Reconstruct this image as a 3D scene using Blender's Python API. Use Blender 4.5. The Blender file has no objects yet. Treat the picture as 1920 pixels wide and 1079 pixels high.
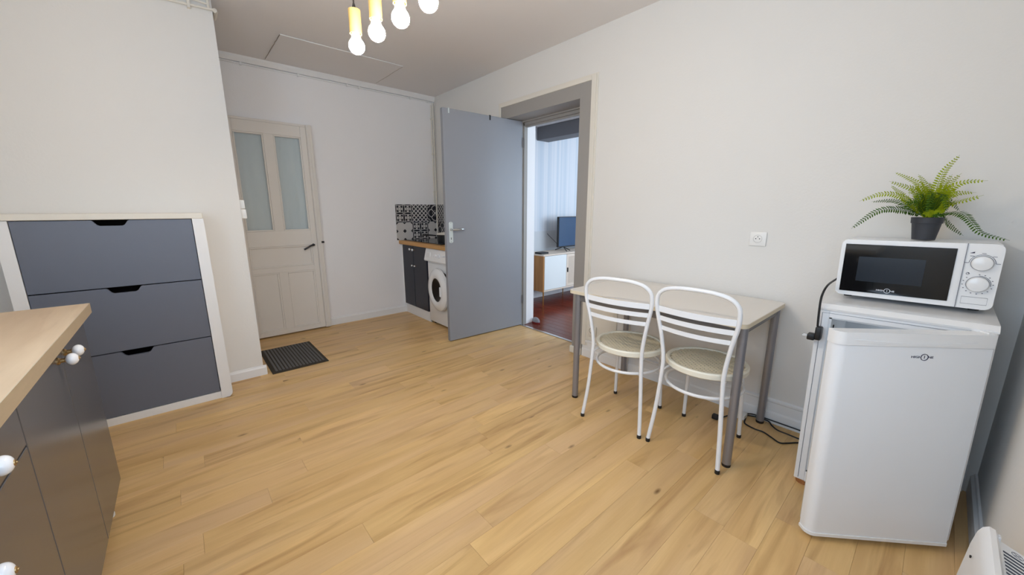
import bpy, bmesh, math, random
from mathutils import Vector, Matrix

random.seed(7)
SC = bpy.context.scene
COL = SC.collection
R = math.radians
PI = math.pi

# ------------------------------------------------------------------ camera, world, lights, exposure
CAM_H = 1.25
cam_d = bpy.data.cameras.new('camera'); cam = bpy.data.objects.new('camera', cam_d); COL.objects.link(cam)
cam_d.sensor_fit = 'HORIZONTAL'; cam_d.sensor_width = 36.0
cam_d.lens = 36.0 * 707.0 / 1920.0
cam_d.clip_start = 0.02
cam.location = (0, 0, CAM_H)
cam.rotation_euler = (R(90 - 11.78), 0, R(-41.3))
SC.camera = cam

world = bpy.data.worlds.new('world'); SC.world = world; world.use_nodes = True
bg = world.node_tree.nodes['Background']
bg.inputs[0].default_value = (0.72, 0.84, 1.0, 1); bg.inputs[1].default_value = 1.6

def area(name, loc, rot, sx, sy, power, col):
    d = bpy.data.lights.new(name, 'AREA'); d.shape = 'RECTANGLE'; d.size = sx; d.size_y = sy
    d.energy = power; d.color = col
    o = bpy.data.objects.new(name, d); COL.objects.link(o); o.location = loc; o.rotation_euler = rot
    return o
# daylight entering by the kitchen window in the left wall (pane plane), facing +X
area('window_daylight', (-1.06, 0.55, 1.58), (0, R(-90), 0), 1.25, 1.30, 24, (0.52, 0.74, 1.0))
# daylight by the second window, in the wall beside the camera
area('side_window_daylight', (0.10, -0.36, 1.60), (R(90), 0, 0), 1.0, 1.2, 13, (0.48, 0.71, 1.0))
# living room daylight (its window is out of view, on its near side)
area('living_window_daylight', (4.6, 0.75, 1.45), (R(90), 0, 0), 1.8, 1.4, 60, (0.66, 0.83, 1.0))
BULB = 260.0

SC.view_settings.view_transform = 'Standard'
SC.view_settings.look = 'None'
SC.view_settings.gamma = 1.0
SC.view_settings.exposure = 0.02
try: SC.view_settings.use_curve_mapping = False
except Exception: pass

# ------------------------------------------------------------------ materials
def srgb(r, g, b):
    f = lambda c: (c/255/12.92) if c/255 <= 0.04045 else ((c/255+0.055)/1.055)**2.4
    return (f(r), f(g), f(b), 1)

def mat(name, col, rough=0.5, metal=0.0, spec=0.5, bump=0.0, bscale=200.0, var=0.0, vscale=6.0, coat=0.0, trans=0.0, emit=0.0, stretch=None):
    m = bpy.data.materials.new(name); m.use_nodes = True
    nt = m.node_tree; b = nt.nodes['Principled BSDF']
    b.inputs['Base Color'].default_value = col
    b.inputs['Roughness'].default_value = rough
    b.inputs['Metallic'].default_value = metal
    b.inputs['Specular IOR Level'].default_value = spec
    b.inputs['Coat Weight'].default_value = coat
    b.inputs['Transmission Weight'].default_value = trans
    if emit:
        b.inputs['Emission Color'].default_value = col; b.inputs['Emission Strength'].default_value = emit
    tc = nt.nodes.new('ShaderNodeTexCoord')
    src = tc.outputs['Object']
    if stretch:
        mp = nt.nodes.new('ShaderNodeMapping'); mp.inputs['Scale'].default_value = stretch
        nt.links.new(src, mp.inputs[0]); src = mp.outputs[0]
    if var > 0:
        n = nt.nodes.new('ShaderNodeTexNoise'); n.inputs['Scale'].default_value = vscale; n.inputs['Detail'].default_value = 5
        nt.links.new(src, n.inputs['Vector'])
        mx = nt.nodes.new('ShaderNodeMix'); mx.data_type = 'RGBA'
        mx.inputs[6].default_value = tuple(min(1, c*(1+var)) for c in col[:3])+(1,)
        mx.inputs[7].default_value = tuple(c*(1-var) for c in col[:3])+(1,)
        nt.links.new(n.outputs['Fac'], mx.inputs[0]); nt.links.new(mx.outputs[2], b.inputs['Base Color'])
    if bump > 0:
        n2 = nt.nodes.new('ShaderNodeTexNoise'); n2.inputs['Scale'].default_value = bscale; n2.inputs['Detail'].default_value = 3
        nt.links.new(src, n2.inputs['Vector'])
        bp = nt.nodes.new('ShaderNodeBump'); bp.inputs['Strength'].default_value = bump; bp.inputs['Distance'].default_value = 0.002
        nt.links.new(n2.outputs['Fac'], bp.inputs['Height']); nt.links.new(bp.outputs[0], b.inputs['Normal'])
    return m

def wood(name, light, dark, axis=0, rough=0.45, knots=True, grain=1.0, seam=True, hue=0.06, bright=0.10, pink=None):
    """planks: grain runs along the local axis; each object gets its own shift of colour and figure"""
    m = bpy.data.materials.new(name); m.use_nodes = True
    nt = m.node_tree; N = nt.nodes; L = nt.links; b = N['Principled BSDF']
    b.inputs['Roughness'].default_value = rough; b.inputs['Specular IOR Level'].default_value = 0.42
    tc = N.new('ShaderNodeTexCoord'); oi = N.new('ShaderNodeObjectInfo')
    add = N.new('ShaderNodeVectorMath'); add.operation = 'ADD'
    sc = N.new('ShaderNodeVectorMath'); sc.operation = 'SCALE'; sc.inputs['Scale'].default_value = 37.0
    comb = N.new('ShaderNodeCombineXYZ')
    for i in range(3): L.new(oi.outputs['Random'], comb.inputs[i])
    L.new(comb.outputs[0], sc.inputs[0]); L.new(tc.outputs['Object'], add.inputs[0]); L.new(sc.outputs[0], add.inputs[1])
    def mapped(s_along, s_across):
        mp = N.new('ShaderNodeMapping')
        s = [s_across]*3; s[axis] = s_along
        mp.inputs['Scale'].default_value = s; L.new(add.outputs[0], mp.inputs[0]); return mp.outputs[0]
    def noise(vec, scale, detail=4, dist=0.0):
        n = N.new('ShaderNodeTexNoise'); n.inputs['Scale'].default_value = scale; n.inputs['Detail'].default_value = detail
        n.inputs['Distortion'].default_value = dist; L.new(vec, n.inputs['Vector']); return n.outputs['Fac']
    def ramp(fac, stops):
        r = N.new('ShaderNodeValToRGB'); e = r.color_ramp.elements
        while len(e) < len(stops): e.new(0.5)
        for el, (p, c) in zip(e, stops): el.position = p; el.color = (c, c, c, 1)
        L.new(fac, r.inputs[0]); return r.outputs[0]
    def mixc(fac, a, bb, mode='MIX'):
        mx = N.new('ShaderNodeMix'); mx.data_type = 'RGBA'; mx.blend_type = mode
        if isinstance(fac, float): mx.inputs[0].default_value = fac
        else: L.new(fac, mx.inputs[0])
        for i, v in ((6, a), (7, bb)):
            if isinstance(v, tuple): mx.inputs[i].default_value = v
            else: L.new(v, mx.inputs[i])
        return mx.outputs[2]
    broad = ramp(noise(mapped(0.9, 7.0), 1.3, 4, 0.8), [(0.30, 0.0), (0.72, 1.0)])
    mid = tuple(l*0.55+d*0.45 for l, d in zip(light[:3], dark[:3]))+(1,)
    c = mixc(broad, light, mid)
    streak = ramp(noise(mapped(0.8, 8.5), 1.5, 5, 1.2), [(0.52, 0.0), (0.80, 0.90*grain)])
    c = mixc(streak, c, dark)
    if pink is not None:
        c = mixc(ramp(noise(mapped(0.6, 4.0), 1.1, 2), [(0.42, 0.0), (0.68, 0.55)]), c, pink)
    fine = ramp(noise(mapped(3.0, 110.0), 2.0, 3), [(0.35, 0.0), (0.70, 0.22*grain)])
    c = mixc(fine, c, mid)
    if knots:
        vo = N.new('ShaderNodeTexVoronoi'); vo.inputs['Scale'].default_value = 3.0
        L.new(mapped(1.0, 2.6), vo.inputs['Vector'])
        k = ramp(vo.outputs['Distance'], [(0.03, 0.85), (0.10, 0.0)])
        c = mixc(k, c, tuple(d*0.42 for d in dark[:3])+(1,))
    hs = N.new('ShaderNodeHueSaturation'); hs.inputs['Saturation'].default_value = 1.0
    mr = N.new('ShaderNodeMapRange'); mr.inputs[3].default_value = 1-bright; mr.inputs[4].default_value = 1+bright
    L.new(oi.outputs['Random'], mr.inputs[0]); L.new(mr.outputs[0], hs.inputs['Value']); L.new(c, hs.inputs['Color'])
    L.new(hs.outputs[0], b.inputs['Base Color'])
    bp = N.new('ShaderNodeBump'); bp.inputs['Strength'].default_value = 0.12; bp.inputs['Distance'].default_value = 0.001
    L.new(noise(mapped(3.0, 110.0), 2.0, 3), bp.inputs['Height']); L.new(bp.outputs[0], b.inputs['Normal'])
    return m

def stripes(name, base, other, axis_scale):
    m = bpy.data.materials.new(name); m.use_nodes = True
    nt = m.node_tree; N = nt.nodes; L = nt.links; b = N['Principled BSDF']; b.inputs['Roughness'].default_value = 0.8
    tc = N.new('ShaderNodeTexCoord'); mp = N.new('ShaderNodeMapping'); mp.inputs['Scale'].default_value = axis_scale
    L.new(tc.outputs['Object'], mp.inputs[0])
    n = N.new('ShaderNodeTexNoise'); n.inputs['Scale'].default_value = 1.0; n.inputs['Detail'].default_value = 2
    L.new(mp.outputs[0], n.inputs['Vector'])
    r = N.new('ShaderNodeValToRGB'); r.color_ramp.elements[0].position = 0.42; r.color_ramp.elements[1].position = 0.58
    r.color_ramp.elements[0].color = base; r.color_ramp.elements[1].color = other
    L.new(n.outputs['Fac'], r.inputs[0]); L.new(r.outputs[0], b.inputs['Base Color'])
    return m

M = {}
M['wall'] = mat('wall_paper_white', srgb(232, 229, 224), 0.85, spec=0.2, bump=0.35, bscale=90, var=0.012, vscale=3)
M['wall_cool'] = mat('wall_paper_back', srgb(246, 244, 244), 0.85, spec=0.2, bump=0.35, bscale=90, var=0.012, vscale=3)
M['ceil'] = mat('ceiling_paint', srgb(236, 232, 230), 0.9, spec=0.2, bump=0.15, bscale=60, var=0.015, vscale=2)
M['trimw'] = mat('trim_paint_white', srgb(240, 239, 238), 0.5, spec=0.4, var=0.01)
M['cream'] = mat('cream_paint', srgb(232, 226, 214), 0.5, spec=0.35, var=0.02, vscale=9)
M['oldpaint'] = mat('aged_cream_paint', srgb(232, 226, 218), 0.45, spec=0.4, var=0.02, vscale=7)
M['greypaint'] = mat('grey_door_paint', srgb(144, 146, 152), 0.42, spec=0.45, var=0.02, vscale=5)
M['greycasing'] = mat('grey_casing_paint', srgb(160, 156, 151), 0.5, spec=0.35, var=0.02)
M['dgrey'] = mat('slate_drawer_laminate', srgb(108, 113, 126), 0.38, spec=0.45, var=0.02, vscale=10, bump=0.04, bscale=300)
M['gap'] = mat('dark_void', srgb(34, 26, 22), 0.8, spec=0.1, var=0.1)
M['cab'] = mat('anthracite_cabinet', srgb(84, 83, 86), 0.22, spec=0.85, var=0.03, vscale=12)
M['navy'] = mat('navy_black_cabinet', srgb(28, 30, 44), 0.35, spec=0.45, var=0.03)
M['porcelain'] = mat('white_porcelain', srgb(244, 246, 250), 0.12, spec=0.6, coat=0.4, var=0.005)
M['brass'] = mat('aged_brass', srgb(176, 148, 104), 0.35, metal=0.9, var=0.06, vscale=60)
M['goldleg'] = mat('gold_metal', srgb(196, 150, 82), 0.3, metal=0.9, var=0.04)
M['worktop'] = wood('oak_worktop', srgb(204, 180, 150), srgb(152, 120, 88), axis=1, rough=0.5, knots=True, grain=0.7)
M['worktop_edge'] = mat('worktop_edge_band', srgb(186, 168, 140), 0.55, var=0.10, vscale=14, stretch=(3, 1, 6))
M['kworktop'] = wood('beech_worktop', srgb(214, 164, 98), srgb(166, 112, 56), axis=1, rough=0.4, knots=False, grain=0.6)
M['plank'] = wood('oak_laminate_plank', srgb(236, 198, 136), srgb(160, 108, 56), axis=0, rough=0.38, hue=0.04, bright=0.05, pink=srgb(224, 188, 148))
M['floorgap'] = mat('floor_joint', srgb(150, 116, 76), 0.8, var=0.05)
M['redplank'] = wood('mahogany_plank', srgb(120, 46, 26), srgb(62, 18, 12), axis=1, rough=0.26, knots=False, bright=0.22)
M['redgap'] = mat('red_floor_joint', srgb(40, 12, 8), 0.6, var=0.05)
M['whiteplastic'] = mat('white_enamel', srgb(240, 242, 245), 0.30, spec=0.5, var=0.006, bump=0.03, bscale=400)
M['whitegloss'] = mat('white_gloss_plastic', srgb(240, 240, 240), 0.2, spec=0.5, var=0.006)
M['liner'] = mat('fridge_liner', srgb(214, 219, 224), 0.35, var=0.01)
M['gasket'] = mat('grey_gasket', srgb(205, 203, 198), 0.6, var=0.03)
M['blackglass'] = mat('black_glass', srgb(6, 7, 10), 0.08, spec=0.55, coat=0.3, var=0.05)
M['meshglass'] = mat('oven_window_mesh', srgb(34, 40, 48), 0.16, spec=0.5, var=0.12, vscale=5)
M['black'] = mat('black_rubber', srgb(24, 24, 26), 0.5, var=0.08)
M['blackmetal'] = mat('black_metal', srgb(46, 46, 50), 0.4, metal=0.3, var=0.06)
M['potplastic'] = mat('anthracite_pot', srgb(52, 54, 60), 0.55, var=0.05, vscale=20)
M['soil'] = mat('dark_soil', srgb(40, 30, 22), 0.95, bump=0.8, bscale=150, var=0.3, vscale=60)
M['ink'] = mat('dark_print', srgb(44, 42, 70), 0.5, var=0.02)
M['inkgrey'] = mat('grey_print', srgb(120, 122, 132), 0.5, var=0.02)
M['whiteprint'] = mat('white_print', srgb(225, 228, 235), 0.5, var=0.02)
M['tubewhite'] = mat('white_enamelled_tube', srgb(240, 241, 243), 0.22, spec=0.6, coat=0.2, var=0.01, vscale=15)
M['seatrim'] = mat('cream_plastic_rim', srgb(242, 237, 220), 0.4, var=0.02, vscale=12)
M['cane'] = mat('cream_cane_mesh', srgb(222, 212, 186), 0.55, var=0.10, vscale=9)
M['tabletop'] = mat('pale_laminate_top', srgb(232, 226, 218), 0.38, spec=0.4, var=0.012, vscale=40)
M['tableedge'] = mat('beige_edge_band', srgb(226, 214, 190), 0.5, var=0.03)
M['steel'] = mat('grey_lacquered_steel', srgb(150, 150, 156), 0.34, metal=0.55, var=0.03)
M['steeldark'] = mat('grey_steel_apron', srgb(124, 122, 122), 0.4, metal=0.4, var=0.03)
M['chrome'] = mat('brushed_chrome', srgb(205, 206, 205), 0.25, metal=0.9, var=0.03)
M['plate'] = mat('satin_aluminium', srgb(214, 222, 222), 0.32, metal=0.35, var=0.02)
M['socket'] = mat('socket_plastic', srgb(240, 238, 234), 0.35, var=0.01)
M['cork'] = mat('cork', srgb(176, 118, 70), 0.9, bump=0.8, bscale=220, var=0.4, vscale=80)
M['mat_rib'] = mat('charcoal_mat_rib', srgb(104, 101, 100), 0.95, bump=1.0, bscale=700, var=0.35, vscale=160)
M['mat_base'] = mat('brown_rubber_mat', srgb(58, 50, 40), 0.8, var=0.12, vscale=40)
M['lampwood'] = mat('lamp_beech', srgb(222, 180, 104), 0.5, var=0.05, vscale=8, stretch=(4, 4, 0.6))
M['cord'] = mat('dark_textile_cord', srgb(52, 46, 40), 0.7, var=0.05)
M['bulbneck'] = mat('bulb_neck_white', srgb(244, 238, 226), 0.4, var=0.01, emit=0.25)
M['tilewhite'] = mat('tile_white', srgb(208, 204, 200), 0.3, spec=0.5, var=0.03)
M['tileblack'] = mat('tile_black', srgb(30, 28, 36), 0.3, spec=0.5, var=0.05)
M['hob'] = mat('hob_glass', srgb(10, 10, 14), 0.12, spec=0.5, var=0.05)
M['drumglass'] = mat('drum_window_glass', srgb(40, 34, 30), 0.30, spec=0.15, var=0.25, vscale=8)
M['drum'] = mat('drum_steel', srgb(96, 84, 72), 0.3, metal=0.8, var=0.15)
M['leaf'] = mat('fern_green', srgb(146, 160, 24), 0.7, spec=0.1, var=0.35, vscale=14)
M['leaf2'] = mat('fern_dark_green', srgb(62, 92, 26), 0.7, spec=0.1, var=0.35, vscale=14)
M['stripewall'] = stripes('striped_wallpaper', srgb(222, 222, 226), srgb(204, 210, 218), (14, 0.2, 0.05))
M['dado'] = mat('dado_paint', srgb(206, 206, 208), 0.8, var=0.05, vscale=2)
M['beam'] = mat('grey_beam_paint', srgb(104, 102, 104), 0.6, var=0.03)
M['oakside'] = wood('oak_side_panel', srgb(190, 136, 80), srgb(132, 84, 42), axis=2, rough=0.5, knots=False)
M['paleoak'] = mat('pale_oak_veneer', srgb(226, 208, 190), 0.5, var=0.04, stretch=(1, 8, 8))
M['sidewhite'] = mat('sideboard_white_door', srgb(232, 234, 232), 0.4, var=0.01)
M['rattan'] = mat('rattan_weave', srgb(206, 188, 170), 0.7, bump=0.5, bscale=300, var=0.12, vscale=120)
M['screen'] = mat('screen_painted_reflection', srgb(4, 60, 98), 0.09, spec=0.7, coat=0.5, var=0.02)  # blue reflection of the living room window painted into the base colour
M['curtain'] = mat('sheer_curtain', srgb(238, 240, 240), 0.8, var=0.015, vscale=3)
M['slipper'] = mat('grey_felt', srgb(140, 140, 146), 0.9, var=0.1, vscale=80)
M['red'] = mat('red_rubber', srgb(120, 34, 40), 0.7, var=0.05)
M['heatergrille'] = mat('heater_grille_white', srgb(228, 234, 242), 0.35, var=0.01)
M['heaterslot'] = mat('heater_slot_dark', srgb(70, 76, 90), 0.7, var=0.05)
M['sofablue'] = mat('navy_fabric', srgb(30, 36, 60), 0.9, var=0.1, bump=0.3)

def glass_pane(name):
    m = bpy.data.materials.new(name); m.use_nodes = True
    nt = m.node_tree; N = nt.nodes; L = nt.links
    out = N['Material Output']; N.remove(N['Principled BSDF'])
    tr = N.new('ShaderNodeBsdfTransparent'); tr.inputs[0].default_value = (0.93, 0.95, 0.95, 1)
    gl = N.new('ShaderNodeBsdfGlossy'); gl.inputs['Roughness'].default_value = 0.06
    fr = N.new('ShaderNodeFresnel'); fr.inputs[0].default_value = 1.5
    mth = N.new('ShaderNodeMath'); mth.operation = 'MULTIPLY'; mth.inputs[1].default_value = 1.4; L.new(fr.outputs[0], mth.inputs[0])
    mx = N.new('ShaderNodeMixShader'); L.new(mth.outputs[0], mx.inputs[0]); L.new(tr.outputs[0], mx.inputs[1]); L.new(gl.outputs[0], mx.inputs[2])
    L.new(mx.outputs[0], out.inputs[0]); return m
M['glass'] = glass_pane('window_glass')

def bulb_mat():
    m = bpy.data.materials.new('glowing_bulb'); m.use_nodes = True
    nt = m.node_tree; N = nt.nodes; out = N['Material Output']; N.remove(N['Principled BSDF'])
    e = N.new('ShaderNodeEmission'); e.inputs[0].default_value = (1.0, 0.86, 0.68, 1); e.inputs[1].default_value = BULB
    nt.links.new(e.outputs[0], out.inputs[0]); return m
M['bulb'] = bulb_mat()

# ------------------------------------------------------------------ helpers (all coordinates given in world space)
WM = {}
def wm(o): return WM.get(o.name, Matrix.Identity(4))

def thing(name, label, cat, loc=(0, 0, 0), rotz=0.0, group=None, rot=None):
    o = bpy.data.objects.new(name, None); COL.objects.link(o)
    o.location = loc; e = rot if rot else (0, 0, rotz); o.rotation_euler = e
    o.empty_display_size = 0.1
    from mathutils import Euler
    WM[o.name] = Matrix.Translation(Vector(loc)) @ Euler(e).to_matrix().to_4x4()
    o['label'] = label; o['category'] = cat
    if group: o['group'] = group
    return o

def obj(name, bm, m, parent=None, label=None, cat=None, group=None, kind=None, smooth=30, origin=None, local=False):
    """links bm as one mesh object. local=True: bm is already in the parent's space"""
    if isinstance(m, str): m = M[m]
    mats = m if isinstance(m, (list, tuple)) else [m]
    bmesh.ops.recalc_face_normals(bm, faces=bm.faces)
    if origin is None:
        if bm.verts:
            xs = [v.co.x for v in bm.verts]; ys = [v.co.y for v in bm.verts]; zs = [v.co.z for v in bm.verts]
            origin = ((min(xs)+max(xs))/2, (min(ys)+max(ys))/2, min(zs))
        else: origin = (0, 0, 0)
    origin = Vector(origin)
    me = bpy.data.meshes.new(name)
    bmesh.ops.translate(bm, verts=bm.verts, vec=-origin)
    bm.to_mesh(me); bm.free()
    for mm in mats: me.materials.append(M[mm] if isinstance(mm, str) else mm)
    if smooth:
        me.polygons.foreach_set('use_smooth', [True]*len(me.polygons)); me.set_sharp_from_angle(angle=R(smooth))
    o = bpy.data.objects.new(name, me); COL.objects.link(o)
    W = Matrix.Translation(origin)
    if parent is not None:
        P = wm(parent)
        if local: W = P @ W
        o.parent = parent
        Lc = P.inverted() @ W
        o.location = Lc.to_translation(); o.rotation_euler = Lc.to_euler()
    else:
        o.location = origin
    WM[o.name] = W
    if label: o['label'] = label
    if cat: o['category'] = cat
    if group: o['group'] = group
    if kind: o['kind'] = kind
    return o

def struct(name, bm, m, parent=None, smooth=None):
    o = obj(name, bm, m, parent, smooth=smooth)
    if parent is None: o['kind'] = 'structure'
    return o

def B(): return bmesh.new()

def box(bm, x0, x1, y0, y1, z0, z1, bev=0.0, seg=1, mi=0, mtx=None):
    r = bmesh.ops.create_cube(bm, size=1.0)
    vs = r['verts']
    for v in vs:
        v.co = Vector(((x0+x1)/2 + v.co.x*(x1-x0), (y0+y1)/2 + v.co.y*(y1-y0), (z0+z1)/2 + v.co.z*(z1-z0)))
    fs = set(f for v in vs for f in v.link_faces)
    if bev > 0:
        es = set(e for v in vs for e in v.link_edges)
        r2 = bmesh.ops.bevel(bm, geom=list(es), offset=bev, segments=seg, profile=0.5, affect='EDGES')
        fs = set(r2['faces']) | set(f for f in fs if f.is_valid)
        vs = list(set(v for f in fs for v in f.verts))
    for f in fs:
        if f.is_valid: f.material_index = mi
    if mtx is not None: bmesh.ops.transform(bm, matrix=mtx, verts=[v for v in vs if v.is_valid])
    return bm

def bx(*a, **k): return box(B(), *a, **k)

def catmull(pts, n=6, closed=False):
    P = [Vector(p) for p in pts]; out = []
    L = len(P)
    rng = range(L if closed else L-1)
    for i in rng:
        if closed: p0, p1, p2, p3 = P[(i-1) % L], P[i], P[(i+1) % L], P[(i+2) % L]
        else:
            p1, p2 = P[i], P[i+1]; p0 = P[i-1] if i > 0 else p1*2-p2; p3 = P[i+2] if i+2 < L else p2*2-p1
        for k in range(n):
            t = k/n
            out.append(0.5*((2*p1)+(-p0+p2)*t+(2*p0-5*p1+4*p2-p3)*t*t+(-p0+3*p1-3*p2+p3)*t**3))
    if not closed: out.append(P[-1])
    return out

def tube(bm, pts, r, seg=10, closed=False, cap=True, mi=0):
    P = [Vector(p) for p in pts]; n = len(P); rings = []
    up = None
    for i in range(n):
        if closed: t = (P[(i+1) % n]-P[(i-1) % n])
        else: t = P[min(i+1, n-1)]-P[max(i-1, 0)]
        t.normalize()
        if up is None:
            a = Vector((0, 0, 1)) if abs(t.z) < 0.9 else Vector((1, 0, 0))
            up = (a - t*a.dot(t)).normalized()
        else:
            up = (up - t*up.dot(t)).normalized()
        s = t.cross(up)
        rr = r[i] if isinstance(r, (list, tuple)) else r
        rings.append([bm.verts.new(P[i]+(up*math.cos(2*PI*k/seg)+s*math.sin(2*PI*k/seg))*rr) for k in range(seg)])
    m = n if closed else n-1
    for i in range(m):
        A, C = rings[i], rings[(i+1) % n]
        for k in range(seg):
            f = bm.faces.new((A[k], A[(k+1) % seg], C[(k+1) % seg], C[k])); f.material_index = mi
    if cap and not closed:
        for rg in (rings[0], rings[-1]):
            f = bm.faces.new(rg); f.material_index = mi
    return bm

def lathe(bm, prof, c=(0, 0, 0), axis='Z', seg=24, mi=0, rot=None, cap=True):
    """prof: list of (radius, height) along axis from centre c"""
    c = Vector(c); rings = []
    def place(r, h, a):
        x, y = r*math.cos(a), r*math.sin(a)
        v = {'Z': Vector((x, y, h)), 'X': Vector((h, x, y)), '-X': Vector((-h, x, y)), 'Y': Vector((x, h, y)), '-Y': Vector((x, -h, y))}[axis]
        if rot is not None: v = rot @ v
        return c+v
    for r, h in prof:
        if r < 1e-6: rings.append([bm.verts.new(place(0, h, 0))])
        else: rings.append([bm.verts.new(place(r, h, 2*PI*k/seg)) for k in range(seg)])
    for i in range(len(rings)-1):
        A, C = rings[i], rings[i+1]
        for k in range(seg):
            k2 = (k+1) % seg
            if len(A) == 1 and len(C) == 1: continue
            if len(A) == 1: f = bm.faces.new((A[0], C[k], C[k2]))
            elif len(C) == 1: f = bm.faces.new((A[k], A[k2], C[0]))
            else: f = bm.faces.new((A[k], A[k2], C[k2], C[k]))
            f.material_index = mi
    if prof[0] == prof[-1]: cap = False
    for rg in (rings[0], rings[-1]):
        if len(rg) > 1 and cap:
            f = bm.faces.new(rg); f.material_index = mi
    return bm

def prism(bm, poly, to3, d):
    """extrude a 2D polygon: to3(u, v, w) maps, w in {0, d}"""
    a = [bm.verts.new(to3(u, v, 0)) for u, v in poly]; b = [bm.verts.new(to3(u, v, d)) for u, v in poly]
    bm.faces.new(a); bm.faces.new(b)
    n = len(poly)
    for i in range(n): bm.faces.new((a[i], a[(i+1) % n], b[(i+1) % n], b[i]))
    return bm

def text_mesh(name, s, size, M4, m, parent, extrude=0.0003, label=None):
    cu = bpy.data.curves.new('lettering', 'FONT'); cu.body = s; cu.size = size; cu.extrude = extrude
    cu.align_x = 'CENTER'; cu.align_y = 'CENTER'; cu.resolution_u = 2; cu.offset = size*0.015
    to = bpy.data.objects.new('lettering', cu); COL.objects.link(to)
    me = bpy.data.meshes.new_from_object(to)
    bpy.data.objects.remove(to); bpy.data.curves.remove(cu)
    bm = B(); bm.from_mesh(me); bpy.data.meshes.remove(me)
    bmesh.ops.transform(bm, matrix=M4, verts=bm.verts)
    return obj(name, bm, m, parent, label=label, smooth=None)

# ================================================================== SETTING
XR, YB, YP, XP, YF, XL, ZC = 2.515, 4.29, 3.30, 0.355, -0.26, -0.95, 2.555

# ---- kitchen floor and its laminate planks
floor = struct('floor', bx(XL-0.1, 2.70, YF-0.1, YB+0.05, -0.06, -0.0035), 'floorgap')
PW, PL = 0.122, 1.285
starts = {5: 1.56, 7: 0.79, 8: 1.34, 11: 1.14, 2: 1.49, 15: -0.148, 18: -0.21, 12: -0.085, 0: 1.70}
row = -4
while True:
    y0 = 0.160 + row*PW; y1 = y0 + PW
    if y0 > YB: break
    ya, yb = max(y0, YF), min(y1, YB)
    if yb-ya > 0.01:
        s = starts.get(row, random.uniform(0, PL))
        x = s
        while x > XL: x -= PL
        while x < 2.697:
            xa, xb = max(x, XL), min(x+PL, 2.697)
            hidden = (ya > YP and xb < XP)
            if xb-xa > 0.03 and not hidden:
                dz = random.uniform(-0.0001, 0.0001)
                b_ = bx(xa+0.0003, xb-0.0003, ya+0.0002, yb-0.0002, -0.004+dz, dz, bev=0.0004)
                obj('plank', b_, 'plank', floor, smooth=None)
            x += PL
    row += 1

# ---- living room floor
floor2 = struct('floor_living', bx(2.70, 6.0, 0.6, 3.80, -0.06, -0.0035), 'redgap')
x = 2.715; i = 0
while x < 4.75:
    y = 1.3 - random.uniform(0, 0.9)
    while y < 3.75:
        ya, yb = max(y, 1.3), min(y+1.1, 3.745)
        if yb-ya > 0.02:
            obj('plank', bx(x+0.0006, x+0.0894, ya+0.0006, yb-0.0006, -0.004, 0.0, bev=0.0008), 'redplank', floor2, smooth=None)
        y += 1.1
    x += 0.09

struct('ceiling', bx(XL-0.1, XR+0.02, YF-0.1, YB+0.05, ZC, ZC+0.08), 'ceil')
# ---- walls of the kitchen
T = 0.12
b_ = B()   # right wall with the doorway: Y 2.04..2.97, z 0..2.11, first skin up to the door frame
DY0, DY1, DZ = 2.045, 2.975, 2.108
box(b_, XR, 2.70, YF-T, DY0, 0, ZC); box(b_, XR, 2.70, DY1, YB+T, 0, ZC); box(b_, XR, 2.70, DY0, DY1, DZ, ZC)
wall_right = struct('wall_right', b_, 'wall')
wall_back = struct('wall_back', bx(XP-0.02, XR, YB, YB+T, 0, ZC), 'wall_cool')
struct('wall_partition', bx(XL, XP, YP, YB, 0, ZC), 'wall')
# front wall with the side window opening X -0.4..0.6
b_ = B()
box(b_, XL-T, -0.45, YF-T, YF, 0, ZC); box(b_, 0.65, XR, YF-T, YF, 0, ZC)
box(b_, -0.45, 0.65, YF-T, YF, 0, 0.95); box(b_, -0.45, 0.65, YF-T, YF, 2.25, ZC)
struct('wall_front', b_, 'wall')
b_ = B()
box(b_, XL-T, XL, YF, -0.15, 0, ZC); box(b_, XL-T, XL, 1.25, YP+0.2, 0, ZC)
box(b_, XL-T, XL, -0.15, 1.25, 0, 0.92); box(b_, XL-T, XL, -0.15, 1.25, 2.25, ZC)
struct('wall_left', b_, 'wall')
# window frames
def window(name, x0, x1, y0, y1, z0, z1, along):
    b_ = B(); t = 0.05
    if along == 'Y':
        for a, c in ((y0, y0+t), ((y0+y1)/2-t/2, (y0+y1)/2+t/2), (y1-t, y1)): box(b_, x0, x1, a, c, z0, z1, bev=0.004)
        for a, c in ((z0, z0+t), (z1-t, z1)): box(b_, x0, x1, y0, y1, a, c, bev=0.004)
    else:
        for a, c in ((x0, x0+t), ((x0+x1)/2-t/2, (x0+x1)/2+t/2), (x1-t, x1)): box(b_, a, c, y0, y1, z0, z1, bev=0.004)
        for a, c in ((z0, z0+t), (z1-t, z1)): box(b_, x0, x1, y0, y1, a, c, bev=0.004)
    struct(name, b_, 'trimw')
window('window_1', XL-0.10, XL-0.06, -0.15, 1.25, 0.92, 2.25, 'Y')
window('window_2', -0.45, 0.65, YF-0.10, YF-0.06, 0.95, 2.25, 'X')

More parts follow.
